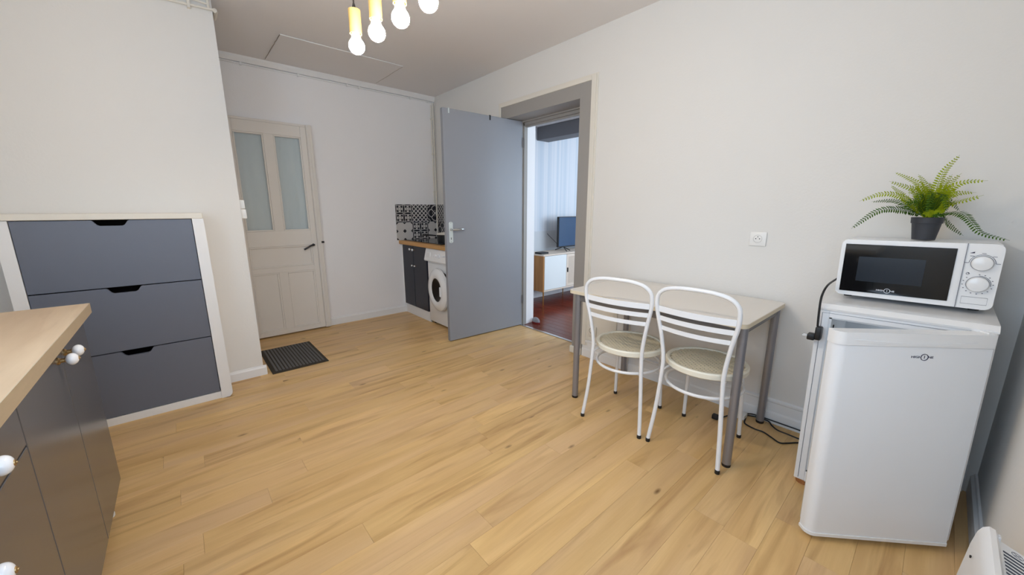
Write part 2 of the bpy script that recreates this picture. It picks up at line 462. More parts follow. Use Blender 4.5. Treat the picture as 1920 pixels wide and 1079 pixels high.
# ---- baseboards (two-step profile)
def skirting(name, x0, y0, x1, y1, nx, ny, h=0.085, t=0.014, extra=False):
    b_ = B()
    prof = [(0, 0), (t, 0), (t, h-0.018), (t*0.55, h-0.008), (t*0.4, h), (0, h)]
    if extra: prof = [(0, 0), (t, 0), (t, h-0.014), (t*0.8, h-0.004), (t*0.55, h-0.004), (t*0.55, h+0.052), (t*0.9, h+0.058), (t*0.9, h+0.068), (0.001, h+0.076), (0, h+0.076)]
    L_ = math.hypot(x1-x0, y1-y0); dx, dy = (x1-x0)/L_, (y1-y0)/L_
    prism(b_, prof, lambda u, v, w: (x0+nx*u+dx*w, y0+ny*u+dy*w, v), L_)
    return struct(name, b_, 'trimw')
skirting('baseboard_right', XR, YF+0.03, XR, 1.93, -1, 0, h=0.075, extra=True)
skirting('baseboard_back', 1.112, YB, XR-0.4, YB, 0, -1, h=0.085)
skirting('baseboard_partition', 0.13, YP, XP+0.02, YP, 0, -1, h=0.075)
skirting('baseboard_front', 0.65, YF, XR, YF, 0, 1, h=0.10, t=0.018)

# ---- cornice strip and cable conduit on the back wall
b_ = B(); prism(b_, [(0, 0), (0.016, 0), (0.03, 0.03), (0.034, 0.05), (0, 0.05)], lambda u, v, w: (XP+w, YB-u, ZC-0.05+v), XR-XP)
struct('trim_1', b_, 'trimw')
b_ = B()
tube(b_, [(XP, YB-0.008, ZC-0.062), (XR-0.03, YB-0.008, ZC-0.062)], 0.007, seg=8)
for cx in (0.6, 1.05, 1.5, 1.62, 2.2, 2.42): box(b_, cx, cx+0.016, YB-0.018, YB, ZC-0.073, ZC-0.051)
obj('cable_conduit', b_, 'trimw', label='thin white cable conduit clipped under the back wall cornice', cat='conduit', origin=(XP, YB, ZC-0.07))
b_ = B(); tube(b_, [(2.494, YB-0.012, 0.90), (2.494, YB-0.012, ZC-0.07)], 0.009, seg=10)
tube(b_, [(2.468, YB-0.010, 1.32), (2.468, YB-0.010, ZC-0.09)], 0.006, seg=8)
for z in (1.45, 1.9, 2.3): box(b_, 2.458, 2.505, YB-0.022, YB, z, z+0.014)
obj('corner_pipe', b_, 'cream', label='slim cream painted vertical pipe in the corner behind the grey door', cat='pipe')
# conduit on the partition, upper left
b_ = B()
tube(b_, catmull([(-0.30, 3.284, 2.475), (0.10, 3.284, 2.478), (0.33, 3.284, 2.487), (0.366, 3.284, 2.487)], 3), 0.008, seg=8)
tube(b_, [(0.366, 3.284, 2.487), (0.372, 3.30, 2.487), (0.372, 3.42, 2.487)], 0.013, seg=8)
tube(b_, [(0.335, 3.284, 2.49), (0.335, 3.284, ZC)], 0.008, seg=8)
tube(b_, [(0.22, 3.284, 2.52), (0.335, 3.284, 2.512)], 0.006, seg=8)
for cx in (0.23, -0.05): box(b_, cx, cx+0.014, 3.27, YP, 2.462, ZC-0.01)
obj('wall_conduit', b_, 'cream', label='cream painted conduit with an elbow at the top of the partition wall', cat='conduit', origin=(0.33, YP, 2.48))

# ---- ceiling hatch
b_ = B(); box(b_, 0.79, 1.775, 3.57, 4.235, ZC-0.004, ZC+0.001)
hatch = obj('ceiling_hatch', b_, 'ceil', label='rectangular ceiling hatch outlined by a cracked bead', cat='hatch', smooth=None)
b_ = B(); random.seed(3)
def wob(a, c, n=14, k=0.003): return [(a[0]+(c[0]-a[0])*t/n+random.uniform(-k, k)*(a[0] == c[0]), a[1]+(c[1]-a[1])*t/n+random.uniform(-k, k)*(a[1] == c[1]), ZC-0.005) for t in range(n+1)]
tube(b_, wob((0.785, 3.566), (1.785, 3.566)), 0.0035, seg=6)
obj('bead', b_, 'trimw', hatch)
M['crack'] = mat('crack_brown', srgb(150, 132, 112), 0.8, var=0.1)
b_ = B(); tube(b_, wob((0.785, 3.566), (0.785, 4.20)), 0.0018, seg=6); obj('bead', b_, 'crack', hatch)
b_ = B(); tube(b_, wob((1.785, 3.566), (1.785, 4.20)), 0.0009, seg=6); obj('bead', b_, 'crack', hatch)

# ---- doorway casing (grey board on the wall, white moulding outside it)
b_ = B()
box(b_, XR-0.012, XR, 1.935, DY0, 0, 2.204, bev=0.002); box(b_, XR-0.012, XR, DY1-0.004, 3.012, 0, 2.204, bev=0.002)
box(b_, XR-0.012, XR, DY0-0.001, DY1, DZ-0.012, 2.204, bev=0.001)
# grey reveal lining through the wall
box(b_, XR-0.002, 2.70, DY0-0.006, DY0+0.004, 0, DZ); box(b_, XR-0.002, 2.70, DY1-0.004, DY1+0.006, 0, DZ)
box(b_, XR-0.002, 2.70, DY0, DY1, DZ-0.010, DZ+0.004)
struct('trim_2', b_, 'greycasing')
b_ = B()
def mould(u0, u1, z0, z1): box(b_, XR-0.016, XR, u0, u1, z0, z1, bev=0.004, seg=2)
mould(1.895, 1.935, 0.10, 2.235); mould(3.012, 3.040, 0, 2.235); mould(1.935, 3.012, 2.204, 2.235)
box(b_, XR-0.008, XR, 1.878, 1.895, 0.10, 2.248, bev=0.002); box(b_, XR-0.008, XR, 1.895, 3.055, 2.235, 2.248, bev=0.002)
box(b_, XR-0.030, XR, 1.935, 2.055, 0, 0.060, bev=0.004)
struct('trim_3', b_, 'cream')
# rebated frame deeper in the wall (grey) and living-room reveal (white)
b_ = B()
FY0, FY1 = 2.10, 2.925
box(b_, 2.70, 2.722, DY0-0.01, FY0, 0, 2.10); box(b_, 2.70, 2.722, FY1, DY1+0.1, 0, 2.10)
box(b_, 2.722, 2.765, DY0-0.01, FY0+0.016, 0, 2.085); box(b_, 2.722, 2.765, FY1-0.014, DY1+0.1, 0, 2.085)
box(b_, 2.70, 2.722, DY0-0.01, DY1+0.1, 2.085, 2.16); box(b_, 2.722, 2.742, DY0-0.01, DY1+0.1, 2.06, 2.16); box(b_, 2.742, 2.765, DY0-0.01, DY1+0.1, 2.045, 2.16)
struct('trim_4', b_, 'greycasing')
b_ = B()
box(b_, 2.7655, 2.885, 0.6, FY0, 0, 2.55); box(b_, 2.7655, 2.885, FY1-0.004, 3.8, 0, 2.55); box(b_, 2.7655, 2.885, FY0, FY1-0.004, 2.10, 2.55)
struct('wall_living_left', b_, 'wall_cool')
b_ = B(); box(b_, 2.684, 2.716, DY0, 2.93, 0.0002, 0.006, bev=0.002)
obj('threshold_strip', b_, 'chrome', label='narrow metal threshold strip between oak floor and red floor', cat='threshold')

# ---- living room shell
struct('wall_living_back', bx(2.885, 6.1, 3.75, 3.85, 0, 2.55), 'stripewall')
struct('trim_5', bx(2.885, 5.6, 3.742, 3.75, 0.10, 0.945), 'dado')
b_ = B(); box(b_, 2.885, 5.6, 3.732, 3.75, 0, 0.10, bev=0.003); struct('baseboard_living', b_, 'trimw')
struct('wall_living_right', bx(5.6, 5.7, 0.5, 3.75, 0, 2.55), 'wall_cool')
struct('wall_living_front', bx(2.885, 5.7, 0.5, 0.6, 0, 2.55), 'wall_cool')
struct('ceiling_living', bx(2.885, 5.7, 0.6, 3.75, 2.30, 2.40), 'ceil')
obj('ceiling_beam', bx(3.73, 3.95, 0.62, 3.745, 2.136, 2.299, bev=0.004), 'beam', label='dark grey painted beam under the ceiling of the far room', cat='beam')

# ---- low cupboard panel in the wall beneath the table
b_ = B()
for a in ((1.895, 1.60, 0.155, 0.185), (1.895, 1.60, 0.60, 0.64)): box(b_, XR-0.012, XR, a[1], a[0], a[2], a[3], bev=0.002)
box(b_, XR-0.012, XR, 1.855, 1.895, 0.185, 0.60, bev=0.002); box(b_, XR-0.012, XR, 1.60, 1.64, 0.185, 0.60, bev=0.002)
box(b_, XR-0.006, XR, 1.64, 1.855, 0.185, 0.60)
struct('trim_6', b_, 'cream')

# ================================================================== BACKSPLASH TILES (each tile its own mesh)
def pat(kind, u, v):
    """True = black; u,v in 0..1"""
    if kind == 'A':
        s = (u*2 % 1)*2-1; t = (v*2 % 1)*2-1
        if 1-abs(t) < 0.26*(1-s*s*1.0)-0.02 or 1-abs(s) < 0.26*(1-t*t)-0.02: return True
        d = abs(s)+abs(t)
        if d < 0.34: return False
        if d < 0.46: return True
        if d < 0.58: return False
        for cx, cy in ((1, 1), (-1, 1), (1, -1), (-1, -1)):
            r = math.hypot(s-cx*1.05, t-cy*1.05)
            if 1.02 < r < 1.14: return False
        if 1-abs(t) < 0.26*(1-s*s)+0.12 or 1-abs(s) < 0.26*(1-t*t)+0.12: return False
        return True
    if kind == 'B':
        a = ((u+v)*4.0) % 1*2-1; b = ((u-v)*4.0) % 1*2-1
        return max(abs(a), abs(b)) < 0.66 and (abs(a)**0.8+abs(b)**0.8) < 1.15
    if kind == 'C':
        s = u*2-1; t = v*2-1
        rq = min(math.hypot(abs(s)-0.44, t), math.hypot(s, abs(t)-0.44))
        if rq < 0.40:
            if abs(abs(s)-abs(t)) < 0.07 and abs(s) < 0.55: return False
            if rq > 0.10 and ((abs(t) < 0.10 and 0.30 < abs(s) < 0.6 and abs(t) < (0.6-abs(s))*0.6) or (abs(s) < 0.10 and 0.30 < abs(t) < 0.6 and abs(s) < (0.6-abs(t))*0.6)): return False
            if math.hypot(s, t) < 0.10: return False
            return True
        if rq < 0.49: return False
        q = math.hypot(abs(s)-1, abs(t)-1)
        if q < 0.14 or 0.30 < q < 0.38: return False
        return True
    if kind == 'D':
        s = u*2-1; t = v*2-1
        if abs(s)+abs(t) < 0.24: return True
        if abs(s)+(1-abs(t)) < 0.24 or abs(t)+(1-abs(s)) < 0.24: return True
        if (1-abs(s))+(1-abs(t)) < 0.26: return True
        return False
TN = 40
tile_meshes = {}
def tile_mesh(kind, u0, u1):
    key = (kind, round(u0, 2), round(u1, 2))
    if key in tile_meshes: return tile_meshes[key]
    S = 0.207
    bm = B(); nu = max(4, int(TN*(u1-u0)))
    g = [[bm.verts.new(((u0+(u1-u0)*i/nu)*S, 0, j/TN*S)) for j in range(TN+1)] for i in range(nu+1)]
    for i in range(nu):
        for j in range(TN):
            f = bm.faces.new((g[i][j], g[i+1][j], g[i+1][j+1], g[i][j+1]))
            f.material_index = 1 if pat(kind, u0+(u1-u0)*(i+0.5)/nu, (j+0.5)/TN) else 0
    # body edges
    box(bm, u0*S, u1*S, 0.0005, 0.006, 0, S)
    me = bpy.data.meshes.new('tile'); bm.to_mesh(me); bm.free()
    me.materials.append(M['tilewhite']); me.materials.append(M['tileblack'])
    tile_meshes[key] = me; return me
def put_tile(parent, kind, loc, rz, u0=0.0, u1=1.0):
    o = bpy.data.objects.new('tile', tile_mesh(kind, u0, u1)); COL.objects.link(o)
    W = Matrix.Translation(Vector(loc)) @ Matrix.Rotation(rz, 4, 'Z'); o.parent = parent
    Lc = wm(parent).inverted() @ W; o.location = Lc.to_translation(); o.rotation_euler = Lc.to_euler()
TS = 0.209
for j, rowk in ((1, 'ABC'), (0, 'DAD')):
    for i in range(3):
        u1 = 1.0 if i < 2 else 0.70
        put_tile(wall_back, rowk[i], (1.948+i*TS, YB-0.0065, 0.886+j*TS), 0, 0, u1)
for j, rowk in ((1, 'BAC'), (0, 'CBA')):
    for i in range(3):
        put_tile(wall_right, rowk[i], (XR-0.0065, YB-0.002-i*TS, 0.886+j*TS), R(-90), 0, 1.0)

# ================================================================== OLD GLAZED DOOR on the back wall
dy = 4.235     # front face of the door leaf
dr = thing('glazed_door', 'old cream painted door with two glazed panes and a black lever, left end of back wall', 'door', (0.73, 4.26, 0))
leaf_t = (dy, YB-0.004)
X0, X1 = 0.39, 1.060
b_ = B()
def slab(x0, x1, z0, z1): box(b_, x0, x1, leaf_t[0], leaf_t[1], z0, z1, bev=0.002)
slab(X0, 0.472, 0.014, 2.022); slab(1.010, X1, 0.014, 2.022)             # outer stiles
slab(0.700, 0.780, 1.040, 1.925); slab(0.690, 0.765, 0.060, 0.640)         # muntin / mullion
slab(0.472, 1.010, 1.925, 2.022); slab(0.472, 1.010, 0.895, 1.040); slab(0.472, 1.010, 0.640, 0.690); slab(0.472, 1.010, 0.014, 0.060)
obj('door_frame', b_, 'oldpaint', dr)
for (x0, x1, z0, z1) in ((0.472, 1.010, 0.690, 0.895), (0.472, 0.690, 0.060, 0.640), (0.765, 1.010, 0.060, 0.640)):
    b_ = bx(x0, x1, dy+0.014, dy+0.03, z0, z1)
    obj('door_panel', b_, 'oldpaint', dr)
    b_ = B()      # moulding round the panel
    w = 0.016
    box(b_, x0, x1, dy+0.003, dy+0.016, z0, z0+w, bev=0.003); box(b_, x0, x1, dy+0.003, dy+0.016, z1-w, z1, bev=0.003)
    box(b_, x0, x0+w, dy+0.003, dy+0.016, z0+w, z1-w, bev=0.003); box(b_, x1-w, x1, dy+0.003, dy+0.016, z0+w, z1-w, bev=0.003)
    obj('panel_moulding', b_, 'oldpaint', dr)
for (x0, x1) in ((0.472, 0.700), (0.780, 1.010)):
    pane = obj('glass_pane', bx(x0, x1, dy+0.016, dy+0.020, 1.040, 1.925), 'glass', dr, smooth=None)
    b_ = B(); n = 40    # sheer curtain behind the pane, slightly pleated
    vs = [[b_.verts.new((x0+(x1-x0)*i/n, dy+0.036+0.0015*math.sin(i*0.5), z)) for z in (1.04, 1.925)] for i in range(n+1)]
    for i in range(n): b_.faces.new((vs[i][0], vs[i+1][0], vs[i+1][1], vs[i][1]))
    obj('sheer_curtain', b_, 'curtain', dr)
    b_ = B(); w = 0.014
    box(b_, x0, x1, dy+0.004, dy+0.018, 1.04, 1.04+w, bev=0.003); box(b_, x0, x1, dy+0.004, dy+0.018, 1.925-w, 1.925, bev=0.003)
    box(b_, x0, x0+w, dy+0.004, dy+0.018, 1.04+w, 1.925-w, bev=0.003); box(b_, x1-w, x1, dy+0.004, dy+0.018, 1.04+w, 1.925-w, bev=0.003)
    obj('glazing_bead', b_, 'oldpaint', dr)
b_ = B(); lathe(b_, [(0.012, 0), (0.012, 0.012), (0.008, 0.02), (0.008, 0.04), (0, 0.041)], (1.022, dy, 0.893), '-Y', 14)
tube(b_, catmull([(1.022, dy-0.036, 0.893), (0.99, dy-0.042, 0.888), (0.955, dy-0.042, 0.868), (0.925, dy-0.040, 0.852)], 4), 0.009, seg=8)
obj('lever_handle', b_, 'blackmetal', dr, label='black lever handle')
b_ = B(); box(b_, X1+0.001, 1.112, dy-0.006, YB, 0.008, 2.045, bev=0.003); box(b_, X0-0.03, X1+0.001, dy+0.004, YB, 2.023, 2.045, bev=0.003)
box(b_, 1.066, 1.086, dy-0.012, dy-0.006, 0.02, 2.03, bev=0.003)
cas = struct('door_1', b_, 'oldpaint')
obj('strike_keeper', bx(1.100, 1.125, dy-0.014, dy-0.002, 0.905, 0.925), 'black', dr)

# switch on the partition's return, seen past the corner
sw = thing('light_switch', 'double white light switch just past the partition corner by the glazed door', 'switch', (XP, 3.36, 1.18))
for z0, z1, p in ((1.252, 1.312, 0.030), (1.182, 1.248, 0.034)):
    obj('switch_box', bx(XP, XP+p, 3.325, 3.395, z0, z1, bev=0.004, seg=2), 'socket', sw)

# ================================================================== GREY DOOR, open
ang = math.atan2(2.964-2.910, 1.821-2.704)
gd = thing('grey_door', 'open flat grey door with silver handle plate swung into the kitchen', 'door', (2.704, 2.912, 0), 0)
def gdm(): return Matrix.Translation((2.700, 2.912, 0)) @ Matrix.Rotation(ang, 4, 'Z')
# local: +x along the leaf from hinge, local -y -> back (towards +Y world)
Wd = 0.882
b_ = bx(0.004, Wd, -0.040, 0.0, 0.010, 2.094, bev=0.002); bmesh.ops.transform(b_, matrix=gdm(), verts=b_.verts)
obj('door_leaf', b_, 'greypaint', gd)
# handle plate: local y>0 is the camera side
b_ = B(); poly = []
hx, z0, z1, w = Wd-0.045, 0.945, 1.135, 0.020
for k in range(9): a = PI*k/8; poly.append((hx+w*math.cos(a), z1-0.012+0.012*math.sin(a)))
for k in range(9): a = PI+PI*k/8; poly.append((hx+w*math.cos(a), z0+0.012+0.012*math.sin(a)))
prism(b_, poly, lambda u, v, w_: (u, w_, v), 0.003)
bmesh.ops.transform(b_, matrix=gdm(), verts=b_.verts)
plate = obj('handle_plate', b_, 'plate', gd, label='silver handle plate')
b_ = B(); box(b_, hx-0.003, hx+0.003, 0.0025, 0.0036, 0.975, 0.995, bev=0.001)
lathe(b_, [(0.0028, 0), (0.0028, 0.0036)], (hx, 0.001, 1.126), 'Y', 8); lathe(b_, [(0.0028, 0), (0.0028, 0.0036)], (hx, 0.001, 0.955), 'Y', 8)
bmesh.ops.transform(b_, matrix=gdm(), verts=b_.verts); obj('keyhole', b_, 'black', plate)
b_ = B(); lathe(b_, [(0.011, 0.002), (0.011, 0.008), (0.008, 0.012), (0.008, 0.05), (0, 0.052)], (hx, 0, 1.067), 'Y', 14)
tube(b_, catmull([(hx, 0.046, 1.067), (hx-0.03, 0.048, 1.068), (hx-0.08, 0.046, 1.070), (hx-0.120, 0.040, 1.068)], 4), [0.008, 0.0085, 0.009, 0.0095, 0.010, 0.010, 0.010, 0.010, 0.0095, 0.009, 0.008, 0.006, 0.003], seg=10)
bmesh.ops.transform(b_, matrix=gdm(), verts=b_.verts); obj('lever_handle', b_, 'chrome', gd, label='brushed metal lever handle')
for lx, mt in ((Wd-0.06, 'plate'), (Wd-0.49, 'blackmetal')):
    b_ = B(); box(b_, lx-0.006, lx+0.006, 0.0, 0.003, 2.055, 2.098); box(b_, lx-0.006, lx+0.006, -0.044, 0.003, 2.094, 2.098)
    bmesh.ops.transform(b_, matrix=gdm(), verts=b_.verts); obj('over_door_hook', b_, mt, gd)
for z in (0.25, 1.85):
    b_ = B(); tube(b_, [(2.700, 2.905, z), (2.700, 2.905, z+0.09)], 0.006, seg=8); obj('hinge', b_, 'steeldark', gd)

# ================================================================== DRAWER UNIT in the partition
du = thing('drawer_unit', 'built-in white framed unit with three slate grey drawers', 'drawers', (-0.275, 3.17, 0))
b_ = B()
box(b_, -0.678, -0.625, 3.050, YP, 0, 1.192, bev=0.002)
prism(b_, [(0.075, 0.0), (0.118, 0.0), (0.132, 0.014), (0.136, 0.03), (0.130, 1.192), (0.075, 1.192)], lambda u, v, w: (u, 3.046+w, v), YP-3.046)
box(b_, -0.625, 0.075, 3.052, 3.09, 0.0, 0.048, bev=0.001)
obj('frame', b_, 'trimw', du)
obj('top_board', bx(-0.72, 0.128, 3.042, YP, 1.192, 1.226, bev=0.003), 'cream', du)
b_ = B(); box(b_, -0.625, 0.075, 3.20, YP, 0.048, 1.19); box(b_, -0.625, 0.075, 3.072, 3.20, 0.048, 0.052)
obj('carcass_back', b_, 'gap', du)
rows = [(0.817, 1.1885), (0.4405, 0.811), (0.052, 0.4345)]
for z0, z1 in rows:
    x0, x1, xc, hw, dp = -0.6215, 0.0715, -0.272, 0.074, 0.030
    poly = [(x0, z0), (x1, z0), (x1, z1), (xc+hw, z1)]
    poly += [(xc+hw-0.006, z1-0.003), (xc+hw-0.020, z1-dp+0.006), (xc+hw-0.030, z1-dp), (xc-hw+0.030, z1-dp), (xc-hw+0.020, z1-dp+0.006), (xc-hw+0.006, z1-0.003)]
    poly += [(xc-hw, z1), (x0, z1)]
    b_ = B(); prism(b_, poly, lambda u, v, w: (u, 3.052+w, v), 0.018)
    d_ = obj('drawer', b_, 'dgrey', du, smooth=None)
    b_ = B(); box(b_, x0+0.02, x1-0.02, 3.0705, 3.19, z0+0.01, z0+0.02); box(b_, x0+0.02, x0+0.03, 3.0705, 3.19, z0+0.02, z1-0.06)
    box(b_, x1-0.03, x1-0.02, 3.0705, 3.19, z0+0.02, z1-0.06)
    obj('drawer_box', b_, mat('drawer_box_wood', srgb(110, 74, 50), 0.7, var=0.1) if 'drawer_box_wood' not in bpy.data.materials else bpy.data.materials['drawer_box_wood'], d_)

# ================================================================== NEAR CABINET with worktop (left foreground)
def knob(parent, c, axis, r=0.020, name='knob'):
    b_ = B(); lathe(b_, [(r*0.62, 0), (r*0.62, r*0.15), (r*0.36, r*0.35), (r*0.33, r*0.8), (r*0.5, r*0.88), (r*0.5, r*0.95), (0, r*0.96)], c, axis, 16)
    k = obj(name, b_, 'brass', parent)
    prof = [(r*0.40, r*0.9)] + [(r*math.sin(a), r*1.62 - 0.78*r*math.cos(a)) for a in [PI*t/12 for t in range(2, 12)]] + [(r*0.2, r*2.39)]
    b_ = B(); lathe(b_, prof, c, axis, 20); obj('porcelain_ball', b_, 'porcelain', k)
    b_ = B(); lathe(b_, [(r*0.34, r*2.31), (r*0.30, r*2.44), (r*0.12, r*2.48), (r*0.10, r*2.56), (0, r*2.58)], c, axis, 12); obj('brass_cap', b_, 'brass', k)
    return k
nc = thing('base_cabinet', 'anthracite kitchen base cabinet with white porcelain knobs in the left foreground', 'cabinet', (-0.62, 1.3, 0))
CX = -0.325
b_ = B(); box(b_, -0.93, CX-0.020, 0.40, 2.165, 0.12, 0.846)
obj('body', b_, 'cab', nc)
obj('end_panel', bx(-0.93, CX-0.001, 2.152, 2.170, 0.118, 0.846, bev=0.001), 'cab', nc)
g = 0.0024
fronts = [('door', 1.757, 2.150, 0.120, 0.843, [(1.802, 0.800)]), ('door', 1.312, 1.757, 0.120, 0.843, [(1.705, 0.800)]),
          ('drawer', 0.860, 1.312, 0.720, 0.843, [(1.060, 0.795)]), ('door', 0.860, 1.312, 0.120, 0.720, [(0.945, 0.655)]), ('door', 0.400, 0.860, 0.120, 0.843, [(0.48, 0.795)])]
for nm, y0, y1, z0, z1, ks in fronts:
    f_ = obj(nm, bx(CX-0.019, CX, y0+g, y1-g, z0+g, z1-g, bev=0.0012), 'cab', nc, smooth=None)
    for ky, kz in ks: knob(f_, (CX, ky, kz), 'X', 0.0185)
for ly in (2.10, 1.31, 0.47):
    for lx in (CX-0.055, -0.88):
        b_ = B(); lathe(b_, [(0.026, 0), (0.026, 0.01), (0.017, 0.02), (0.017, 0.10), (0.024, 0.12)], (lx, ly+0.005, 0), 'Z', 16)
        obj('leg', b_, 'whitegloss', nc, label='white plastic cabinet foot')
wt = thing('worktop', 'light oak laminate worktop on the anthracite cabinet, left foreground', 'worktop', (-0.62, 1.3, 0.847))
b_ = bx(-0.945, -0.3015, 0.38, 2.1885, 0.848, 0.885); obj('board', b_, 'worktop', wt, smooth=None)
b_ = B(); box(b_, -0.3015, -0.2995, 0.38, 2.190, 0.8475, 0.8855); box(b_, -0.945, -0.2995, 2.1885, 2.1905, 0.8475, 0.8855); obj('edge_band', b_, 'worktop_edge', wt, smooth=None)

# ================================================================== KITCHENETTE in the corner
kc = thing('corner_cupboard', 'narrow navy two-door base cupboard in the corner beside the washing machine', 'cabinet', (2.26, 3.98, 0))
obj('body', bx(2.018, XR-0.002, 3.685, 4.270, 0.115, 0.838), 'navy', kc)
obj('plinth', bx(2.013, 2.03, 3.68, 4.268, 0.0, 0.113), 'trimw', kc, label='white plinth')
obj('filler_strip', bx(2.004, 2.03, 4.268, YB-0.001, 0.0, 0.838), 'trimw', kc, label='white filler strip')
for y0, y1, ks in ((3.998, 4.266, [(4.045, 0.795, 0.0135), (4.018, 0.607, 0.010)]), (3.688, 3.996, [(3.975, 0.792, 0.0135), (3.955, 0.607, 0.010)])):
    d_ = obj('door', bx(2.0, 2.018, y0+g, y1-g, 0.117, 0.834, bev=0.001), 'navy', kc)
    for ky, kz, kr in ks: knob(d_, (2.0, ky, kz), '-X', kr)
kw = thing('corner_worktop', 'beech effect worktop over the washing machine in the corner', 'worktop', (2.24, 3.68, 0.84))
obj('board', bx(1.965, XR-0.007, 3.06, YB-0.007, 0.842, 0.8835, bev=0.003), 'kworktop', kw, smooth=None)
hb = thing('hob', 'black glass hob set into the beech worktop', 'hob', (2.24, 3.84, 0.884))
obj('glass_plate', bx(2.030, 2.46, 3.42, 4.262, 0.884, 0.890, bev=0.002), 'hob', hb)
for cx, cy, rr in ((2.15, 3.62, 0.075), (2.35, 3.66, 0.09), (2.2, 4.05, 0.09)):
    b_ = B(); tube(b_, [(cx+rr*math.cos(a*PI/16), cy+rr*math.sin(a*PI/16), 0.8900) for a in range(32)], 0.0008, seg=4, closed=True); obj('cooking_zone', b_, 'inkgrey', hb)
# saucepan
sp = thing('saucepan', 'black saucepan with a pale lid standing on the black hob', 'pan', (2.22, 3.63, 0.8905))
b_ = B(); lathe(b_, [(0.085, 0.0), (0.095, 0.006), (0.10, 0.075), (0.106, 0.078), (0.106, 0.082), (0.096, 0.082), (0.09, 0.01), (0, 0.01)], (2.22, 3.63, 0.8910), 'Z', 28); obj('bowl', b_, 'black', sp)
b_ = B(); tube(b_, [(2.135, 3.70, 0.962), (2.07, 3.80, 0.968), (2.045, 3.84, 0.966)], [0.007, 0.010, 0.008], seg=8); obj('handle', b_, 'black', sp)
b_ = B(); lathe(b_, [(0.104, 0.0), (0.108, 0.004), (0.085, 0.016), (0.04, 0.024), (0.014, 0.026), (0.010, 0.040), (0.018, 0.048), (0.012, 0.054), (0, 0.055)], (2.22, 3.63, 0.9735), 'Z', 28); obj('lid', b_, 'cream', sp)
# washing machine
wmn = thing('washing_machine', 'white front-loading washing machine with round door ajar under the corner worktop', 'washing machine', (2.26, 3.36, 0))
WX = 2.0
b_ = B(); box(b_, WX, XR-0.02, 3.075, 3.668, 0.028, 0.70, bev=0.006, seg=2); box(b_, WX+0.02, XR-0.02, 3.075, 3.668, 0.70, 0.838, bev=0.004)
obj('body', b_, 'whitegloss', wmn)
b_ = B(); prism(b_, [(WX+0.02, 0.836), (WX-0.012, 0.836), (WX-0.040, 0.716), (WX-0.034, 0.704), (WX+0.02, 0.704)], lambda u, v, w: (u, 3.072+w, v), 0.598)
cp = obj('control_panel', b_, 'whitegloss', wmn)
for y, z, r in ((3.44, 0.775, 0.013), (3.38, 0.775, 0.022), (3.30, 0.78, 0.007), (3.27, 0.78, 0.007), (3.48, 0.76, 0.006)):
    b_ = B(); lathe(b_, [(r, 0.0), (r, 0.012), (r*0.85, 0.015), (0, 0.015)], (WX-0.026, y, z), '-X', 16); obj('dial', b_, 'whiteplastic', cp)
b_ = bx(WX-0.034, WX-0.022, 3.55, 3.65, 0.735, 0.80, bev=0.003); obj('detergent_drawer', b_, 'whitegloss', cp)
b_ = B(); lathe(b_, [(0.185, 0.0), (0.185, 0.004), (0.165, 0.006), (0.16, -0.02), (0.15, -0.14), (0, -0.14)], (WX-0.001, 3.375, 0.425), '-X', 32, cap=False); obj('drum', b_, 'drum', wmn)
hy = 3.600
Rm = Matrix.Translation((WX-0.014, hy, 0.425)) @ Matrix.Rotation(R(-6), 4, 'Z')   # door swung ajar round its left hinge
b_ = B(); lathe(b_, [(0.125, 0.036), (0.150, 0.046), (0.195, 0.040), (0.222, 0.020), (0.226, 0.0), (0.12, 0.0), (0.125, 0.036)], (0, -0.218, 0), '-X', 40)
bmesh.ops.transform(b_, matrix=Rm, verts=b_.verts)
wd = obj('door_ring', b_, 'whitegloss', wmn)
b_ = B(); lathe(b_, [(0.124, 0.028), (0.10, 0.010), (0.06, -0.015), (0, -0.02)], (0, -0.218, 0), '-X', 32, cap=False)
bmesh.ops.transform(b_, matrix=Rm, verts=b_.verts); obj('door_window', b_, 'drumglass', wd)
b_ = B(); box(b_, -0.048, -0.030, -0.36, -0.32, -0.05, 0.05, bev=0.004); bmesh.ops.transform(b_, matrix=Rm, verts=b_.verts); obj('door_grip', b_, 'whiteplastic', wd)
for y in (3.12, 3.62):
    for x in (2.05, 2.45):
        b_ = B(); lathe(b_, [(0.02, 0), (0.02, 0.03)], (x, y, 0), 'Z', 12); obj('foot', b_, 'black', wmn)

# ================================================================== DOORMAT
dm = thing('doormat', 'ribbed charcoal rubber doormat on the floor before the glazed door', 'mat', (0.605, 3.57, 0))
obj('backing', bx(0.402, 0.808, 3.245, 3.872, 0.0005, 0.006, bev=0.002), 'mat_base', dm)
n = 15; x0, x1 = 0.425, 0.788
for k in range(n):
    xa = x0 + (x1-x0)*k/n
    obj('rib', bx(xa+0.003, xa+(x1-x0)/n-0.005, 3.275, 3.850, 0.006, 0.012, bev=0.002), 'mat_rib', dm)

